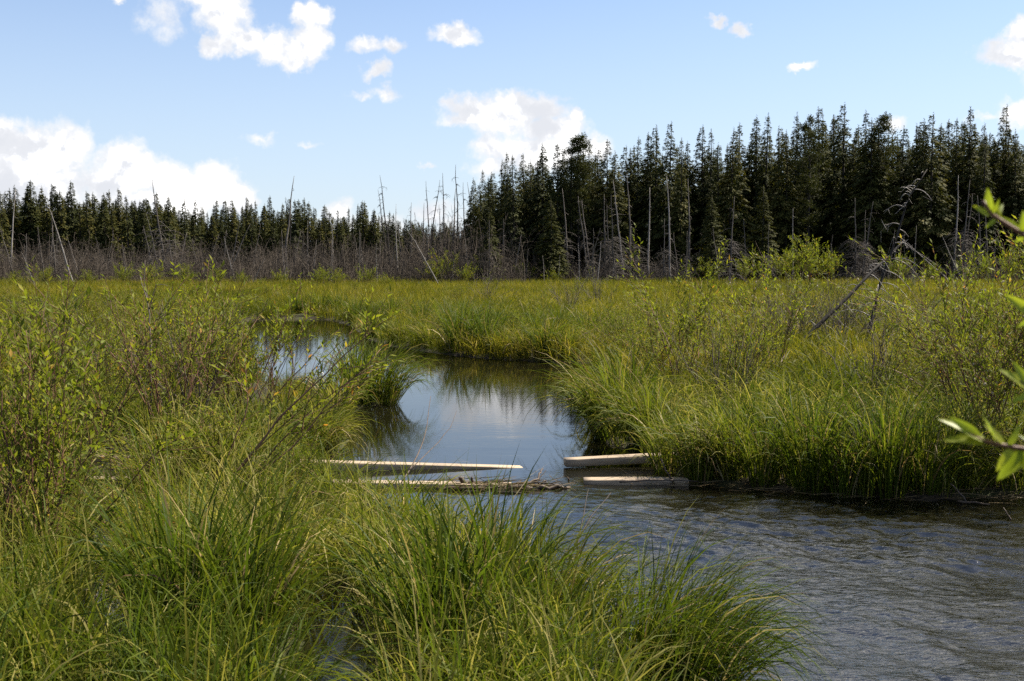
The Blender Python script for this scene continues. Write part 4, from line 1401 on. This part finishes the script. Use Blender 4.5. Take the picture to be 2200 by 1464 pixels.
def grass(name, label, parts, col, nsrc, hmul, patchf, edge_in=0.0, tall_edge=0.0):
    X, Y, SDs = [np.concatenate([p[i] for p in parts]) for i in range(3)]
    keep = SDs > edge_in
    X, Y, sd = X[keep], Y[keep], SDs[keep]
    r = np.random.default_rng(len(X))
    n = len(X)
    big = fbm(X * .35, Y * .35, 61, 3)
    sml = fbm(X * 1.4, Y * 1.4, 67, 3)
    hum = vnoise(X * 1.9, Y * 1.9, 83)
    keep = r.random(n) < np.maximum(.07 + 1.3 * smooth(.32, .62, .65 * hum + .35 * sml), .85 * smooth(.9, .3, sd))      # hummocks with gaps between
    X, Y, sd, big, sml, hum = X[keep], Y[keep], sd[keep], big[keep], sml[keep], hum[keep]
    n = len(X)
    s = hmul * (.36 + .42 * big + .34 * sml + .48 * hum) * r.uniform(.7, 1.25, n)
    PXv = W0 / 2 + X / Y * FPX
    s *= 1 - .75 * (smooth(140, 165, PXv) * smooth(290, 262, PXv) * smooth(7.2, 7.8, Y) * smooth(13, 12, Y))
    s *= 1 - .30 * (smooth(540, 620, PXv) * smooth(1040, 980, PXv) * smooth(7.0, 8.0, Y) * smooth(13, 12.2, Y))
    s *= 1 - .5 * smooth(1.9, 1.0, np.hypot((X + 3.1) / 1.5, (Y - 18.5) / 3.2))
    s *= 1 + tall_edge * smooth(2.2, .2, sd)
    z = height(X, Y, sd)
    sxy = s * r.uniform(.9, 1.25, n)
    rot = np.stack([r.normal(0, .10, n), r.normal(0, .10, n), r.uniform(0, 6.28, n)], -1)
    scatter(name, label, np.stack([X, Y, z], -1), rot, np.stack([sxy, sxy, s], -1), r.integers(0, nsrc, n), patchf(X, Y, r), col)
    return n


n1 = grass('sedge_grass', 'tall green sedge grass covering both near banks', [field(3.6, 9.0, 52, 1)], near_src, 12, .74,
           lambda X, Y, r: (fbm(X * .8, Y * .8, 71, 3) - .5) * .55 + r.normal(0, .05, len(X)) + .14 * smooth(5.5, 11, Y) - .06 + .14 * smooth(1.5, .5, np.hypot((X + .45) / 1.2, (Y - 7.6) / 1.2)), 0.0, .05)
n1b = grass('bank_grass', 'broad-bladed arching sedge grass of the stream banks', [field(9.0, 15.5, 31, 2)], bank_src, 9, .66,
            lambda X, Y, r: (fbm(X * .8, Y * .8, 71, 3) - .5) * .6 + r.normal(0, .06, len(X)) + .04, 0.0, .10)
n2 = grass('marsh_grass', 'yellow-green marsh grass of the middle meadow', [field(15.5, 30, 20, 3), field(30, 48, 10, 4)], mid_src, 6, .80,
           lambda X, Y, r: (fbm(X * .3, Y * .5, 73, 3) - .5) * 1.2 - .06 + r.normal(0, .05, len(X)), 0.0, -.05)
n3 = grass('meadow_grass', 'short yellow-green grass of the far meadow', [field(48, 75, 5.5, 5), field(75, 118, 3.2, 6)], far_src, 5, .95,
           lambda X, Y, r: (fbm(X * .12, Y * .25, 79, 4) - .5) * .9 + .02 + r.normal(0, .05, len(X)))
print('tufts', n1, n2, n3)


# ------------------------------------------------------------------ beams, sticks, drift
def beam(label, a, b, wdt=.14, hgt=.085, roll=0.0, name='wooden_beam'):
    a, b = np.array(a), np.array(b)
    L = np.linalg.norm(b - a)
    r = np.random.default_rng(int(L * 1000))
    mb = MB()
    k = 15
    c = 0.0025                                  # worn arrises
    prof = np.array([(-wdt / 2 + c, -hgt), (wdt / 2 - c, -hgt), (wdt / 2, -hgt + c), (wdt / 2, -c), (wdt / 2 - c, 0), (-wdt / 2 + c, 0), (-wdt / 2, -c), (-wdt / 2, -hgt + c)])
    t = np.linspace(0, 1, k)
    bow = .004 * np.sin(t * math.pi)
    V = np.stack([np.stack([np.full(8, tt * L), prof[:, 0] + r.normal(0, .0006, 8), prof[:, 1] + bw + r.normal(0, .0006, 8)], -1) for tt, bw in zip(t, bow)])
    i = np.arange(k - 1)[:, None] * 8
    j = np.arange(8)[None]
    q = np.stack([i + j, i + (j + 1) % 8, i + 8 + (j + 1) % 8, i + 8 + j], -1).reshape(-1, 4)
    mb.add(V, [q, np.arange(8)[None, ::-1], (np.arange(8) + (k - 1) * 8)[None]])
    o = link(name, mb.mesh('beam', M_WOOD))
    o.location = a
    v = Vector(b - a)
    yaw = math.atan2(v.y, v.x)
    o.rotation_euler = Euler((roll, -math.atan2(v.z, math.hypot(v.x, v.y)), yaw))
    tag(o, label, 'wooden beam', 'sawn beams of the washed-out footbridge')
    return o


beam('long pale beam reaching from the left grass, its tip sinking into open water', at_z(165, 978, .20), at_z(1122, 1003, .0), .15, .11)
beam('lower left beam with driftwood caught against its right end', at_z(168, 1026, .12), at_z(1100, 1040, .02), .15, .085)
beam('thick beam jutting from the right bank, upper one of the right pair', at_z(1214, 986, .098), at_z(1530, 971, .125), .15, .08)
beam('low beam lying at the waterline on the right bank, lower one of the right pair', at_z(1254, 1029, .04), at_z(1478, 1029, .05), .17, .085)


def stick(label, pts, r0, r1, name='stick', cat='stick', twigs=(), mat=M_DRIFT, tone=.5):
    """pts: (px, py, z) points resting at height z; twigs: more such polylines of the same piece"""
    mb = MB()
    org = at_z(*pts[0]) if len(pts[0]) == 3 else at_y(pts[0][0], pts[0][1], pts[0][3])
    for ps, q0, q1 in [(pts, r0, r1)] + [(t, r0 * .55, r1 * .6) for t in twigs]:
        P = np.array([at_z(*p) if len(p) == 3 else at_y(p[0], p[1], p[3]) for p in ps]) - org
        tt = np.linspace(0, 1, len(P))
        t = np.linspace(0, 1, 9)
        Q = np.stack([np.interp(t, tt, P[:, c]) for c in range(3)], -1)
        Q += np.random.default_rng(int(ps[0][0])).normal(0, r0 * .35, Q.shape)
        tubes(mb, Q[None], np.linspace(q0, q1, 9)[None], 5, tone)
    o = link(name, mb.mesh(name, mat))
    o.location = org
    return tag(o, label, cat, None)


stick('crooked wet driftwood stick lying in the gap between the beams', [(1090, 1048, .01), (1130, 1043, .02), (1165, 1044, .015), (1215, 1046, .0)], .026, .010, twigs=[[(1130, 1043, .02), (1160, 1024, .08), (1163, 1010, .12)], [(1155, 1043, .02), (1175, 1030, .07)]])
stick('broken stub of driftwood standing up at the lower left beam end', [(1000, 1044, .0), (990, 1026, .09)], .022, .026)
stick('short upright splinter beside the driftwood stub', [(1016, 1044, .0), (1013, 1026, .09)], .014, .012)
stick('dark flat driftwood log at the downstream edge of the debris', [(1125, 1052, .005), (1170, 1049, .012), (1225, 1047, .005)], .036, .016)
stick('dark stick lying along the debris under the lower left beam', [(930, 1050, .01), (1010, 1049, .025), (1080, 1047, .01)], .024, .010)
stick('bent dark twig sticking out of the drift between the two beam pairs', [(1140, 1046, .01), (1158, 1030, .07), (1172, 1012, .13)], .008, .003, tone=.2)
stick('slim dark twig lying slantwise on top of the drift', [(1100, 1050, .02), (1150, 1036, .06), (1205, 1043, .02)], .010, .005, tone=.2)
stick('thin wet branch trailing downstream from the drift', [(1060, 1056, .01), (1120, 1060, .005), (1180, 1058, .0)], .014, .006, tone=.1)
stick('pale branch lying across the lower right beam', [(1330, 1036, .07), (1400, 1030, .10), (1500, 1034, .04)], .011, .006, mat=M_BARE)
stick('brown branch propped from the lower right beam up into the sedge', [(1450, 1040, .02), (1432, 1012, .14), (1420, 985, .24)], .012, .007)
stick('dark stick lying in shallow water by the right bank', [(2055, 1078, .01), (2090, 1080, .02), (2128, 1085, .01)], .014, .007)
stick('thin grey branch leaning from mud to water at the right bank', [(2075, 1078, .01), (2055, 1050, .12), (2040, 1040, .16)], .009, .004, mat=M_BARE)
stick('short twig poking from the water at the right edge', [(2172, 1118, .0), (2155, 1092, .09)], .008, .004)
stick('chip of bark floating in the gap of the beams', [(1222, 1032, .0), (1220, 1026, .03)], .010, .004)
stick('forked bare twig standing up before the upper left beam', [(830, 1090, .0), (895, 985, .30), (913, 940, .42), (926, 853, .64)], (.009), .003, 'bare_twig', 'twig', twigs=[[(880, 1010, .26), (938, 955, .38), (970, 915, .48), (981, 882, .58)]], mat=M_DRIFT)
stick('thin bare twig at the edge of the near sedge over blue water', [(1240, 1185, .30), (1250, 1120, .45), (1264, 1052, .60)], .006, .003, 'bare_twig', 'twig', mat=M_DRIFT, tone=.1)
stick('bare twig slanting right above the ripples beside the near sedge', [(1235, 1170, .35), (1270, 1110, .48), (1312, 1060, .58)], .006, .003, 'bare_twig', 'twig', mat=M_DRIFT, tone=.1)
stick('pale Y-forked dead stem rising above the left thicket', [(323, 880, 0, 12.9), (322, 700, 0, 12.9), (318, 650, 0, 12.9), (300, 590, 0, 13)], .012, .004, 'bare_twig', 'twig', twigs=[[(318, 650, 0, 12.9), (310, 610, 0, 12.9), (312, 560, 0, 12.9)], [(320, 665, 0, 12.9), (335, 612, 0, 12.8), (358, 613, 0, 12.7)]], mat=M_BARE, tone=.9)


def litter():
    r = np.random.default_rng(91)
    mb = MB()
    P = [(1320 + i * 9.2, 1036 + 34 * smooth(1320, 1900, 1320 + i * 9.2) + r.normal(0, 4)) for i in range(96)] + [(r.uniform(900, 1100), r.normal(1046, 4)) for _ in range(70)] + [(r.uniform(1090, 1220), r.normal(1047, 3)) for _ in range(28)]
    n = len(P) * 3
    b = np.array([at_z(px, py) for px, py in P for _ in range(3)])
    b[:, 0] += r.normal(0, .06, n)
    b[:, 1] += r.normal(0, .06, n)
    b[:, 2] = np.maximum(height(b[:, 0], b[:, 1]), 0) + r.uniform(.006, .035, n)
    az = np.where(r.random(n) < .7, r.normal(0, .35, n), r.uniform(0, 6.28, n))
    blades(mb, b, r.uniform(.12, .42, n), r.uniform(.005, .010, n), az, r.uniform(1.38, 1.56, n), r.normal(.06, .06, n), r.uniform(0, .75, n), 4, r=r)
    tag(link('litter', mb.mesh('litter', M_LITTER)), 'dead straw and leaf litter lodged along the waterline', kind='stuff')


litter()


# ------------------------------------------------------------------ willow beside the camera, reaching in at the right edge
def near_willow():
    y0 = 1.55
    base = np.array([at_y(2420, 700, y0)[0], y0 + .05, 0.05])
    e = bpy.data.objects.new('willow_shrub', None)
    C.objects.link(e)
    e.location = base
    tag(e, 'blurred willow twigs with long glossy leaves close by at the right picture edge', 'willow shrub')
    mb = MB()
    r = np.random.default_rng(5)

    def path(ps, q0, q1, sd=4):
        P = np.array(ps) - base
        tt = np.linspace(0, 1, len(P))
        t = np.linspace(0, 1, 10)
        tubes(mb, np.stack([np.interp(t, tt, P[:, c]) for c in range(3)], -1)[None], np.linspace(q0, q1, 10)[None], 6, .6)
    top = at_y(2360, 380, y0)
    path([base, base + (top - base) * .5 + np.array([.03, 0, 0]), top], .011, .005)
    br = [[at_y(2395, 650, y0), at_y(2260, 545, y0), at_y(2195, 502, y0), at_y(2130, 462, y0), at_y(2112, 432, y0)],
          [at_y(2400, 1010, y0), at_y(2290, 968, y0), at_y(2200, 966, y0), at_y(2120, 950, y0), at_y(2075, 930, y0)],
          [at_y(2390, 880, y0), at_y(2300, 850, y0), at_y(2215, 840, y0), at_y(2190, 820, y0)],
          [at_y(2395, 700, y0), at_y(2290, 690, y0), at_y(2225, 680, y0)]]
    for b in br:
        path(b, .0045, .0022)
    link('stems', mb.mesh('near_willow_stems', M_STEM), e)
    # each leaf: foot and tip as they hang, half width
    LV = [((2128, 462), (2120, 402)), ((2128, 462), (2150, 428)), ((2130, 464), (2092, 442)), ((2135, 468), (2158, 436)), ((2140, 470), (2118, 490)), ((2150, 475), (2122, 424)),
          ((2195, 502), (2152, 462)), ((2195, 502), (2200, 452)), ((2200, 505), (2168, 478)), ((2208, 510), (2178, 520)), ((2190, 498), (2218, 470)),
          ((2225, 680), (2162, 632)), ((2228, 682), (2185, 702)), ((2240, 685), (2215, 630)),
          ((2215, 840), (2152, 788)), ((2212, 838), (2180, 775)), ((2225, 845), (2178, 862)),
          ((2120, 950), (2022, 892)), ((2110, 948), (2045, 895)), ((2140, 955), (2120, 893)), ((2160, 958), (2118, 908)), ((2165, 960), (2195, 912)), ((2120, 950), (2028, 940)), ((2175, 962), (2140, 1012)),
          ((2200, 966), (2140, 1030)), ((2230, 966), (2146, 1026)), ((2185, 964), (2205, 1010)), ((2240, 968), (2190, 930))]
    for i, (a, b) in enumerate(LV):
        p, q = at_y(*a, y0), at_y(*b, y0 + r.uniform(-.012, .012))
        L = np.linalg.norm(q - p)
        leaf_part(e, p - base, q - p, (r.normal(0, .5), -.8, r.uniform(.2, 1)), L, leaf_big[i % 3])


leaf_big = []
for i in range(3):
    mb = MB()
    t = np.linspace(0, 1, 9)
    wdt = .165 * np.sin(np.pi * t ** .8) ** .8 * (1 - .25 * t)
    zc = -.12 * t ** 2
    L_ = np.stack([t, wdt, zc + .05 * np.sin(np.pi * t)], -1)
    M_ = np.stack([t, 0 * t, zc], -1)
    R_ = np.stack([t, -wdt, zc + .05 * np.sin(np.pi * t)], -1)
    V = np.concatenate([L_, M_, R_])
    j = np.arange(8)[:, None]
    mb.add(V, [np.concatenate([np.concatenate([j, j + 9, j + 10, j + 1], 1), np.concatenate([j + 9, j + 18, j + 19, j + 10], 1)])], min(.88, .72 + .08 * i))
    leaf_big.append(mb.mesh('long_willow_leaf', M_YOUNG, True))
near_willow()


# white tuft of willow seed caught on a twig of the left point
def seed_fluff():
    mb = MB()
    r = np.random.default_rng(3)
    n = 260
    d = r.normal(0, 1, (n, 3))
    leaves(mb, r.normal(0, .004, (n, 3)), d, r.normal(0, 1, (n, 3)), r.uniform(.012, .028, n), np.full(n, .0016), r.uniform(.7, 1, n))
    m, k, out = material('seed_fluff')
    k.l.new(principled(k, (.8, .8, .78), .9, .1).outputs[0], out.inputs[0])
    o = link('seed_fluff', mb.mesh('seed_fluff', m))
    o.location = at_y(692, 803, 12.6)
    tag(o, 'white tuft of willow seed caught on a thin twig before the left point', 'seed fluff')


seed_fluff()
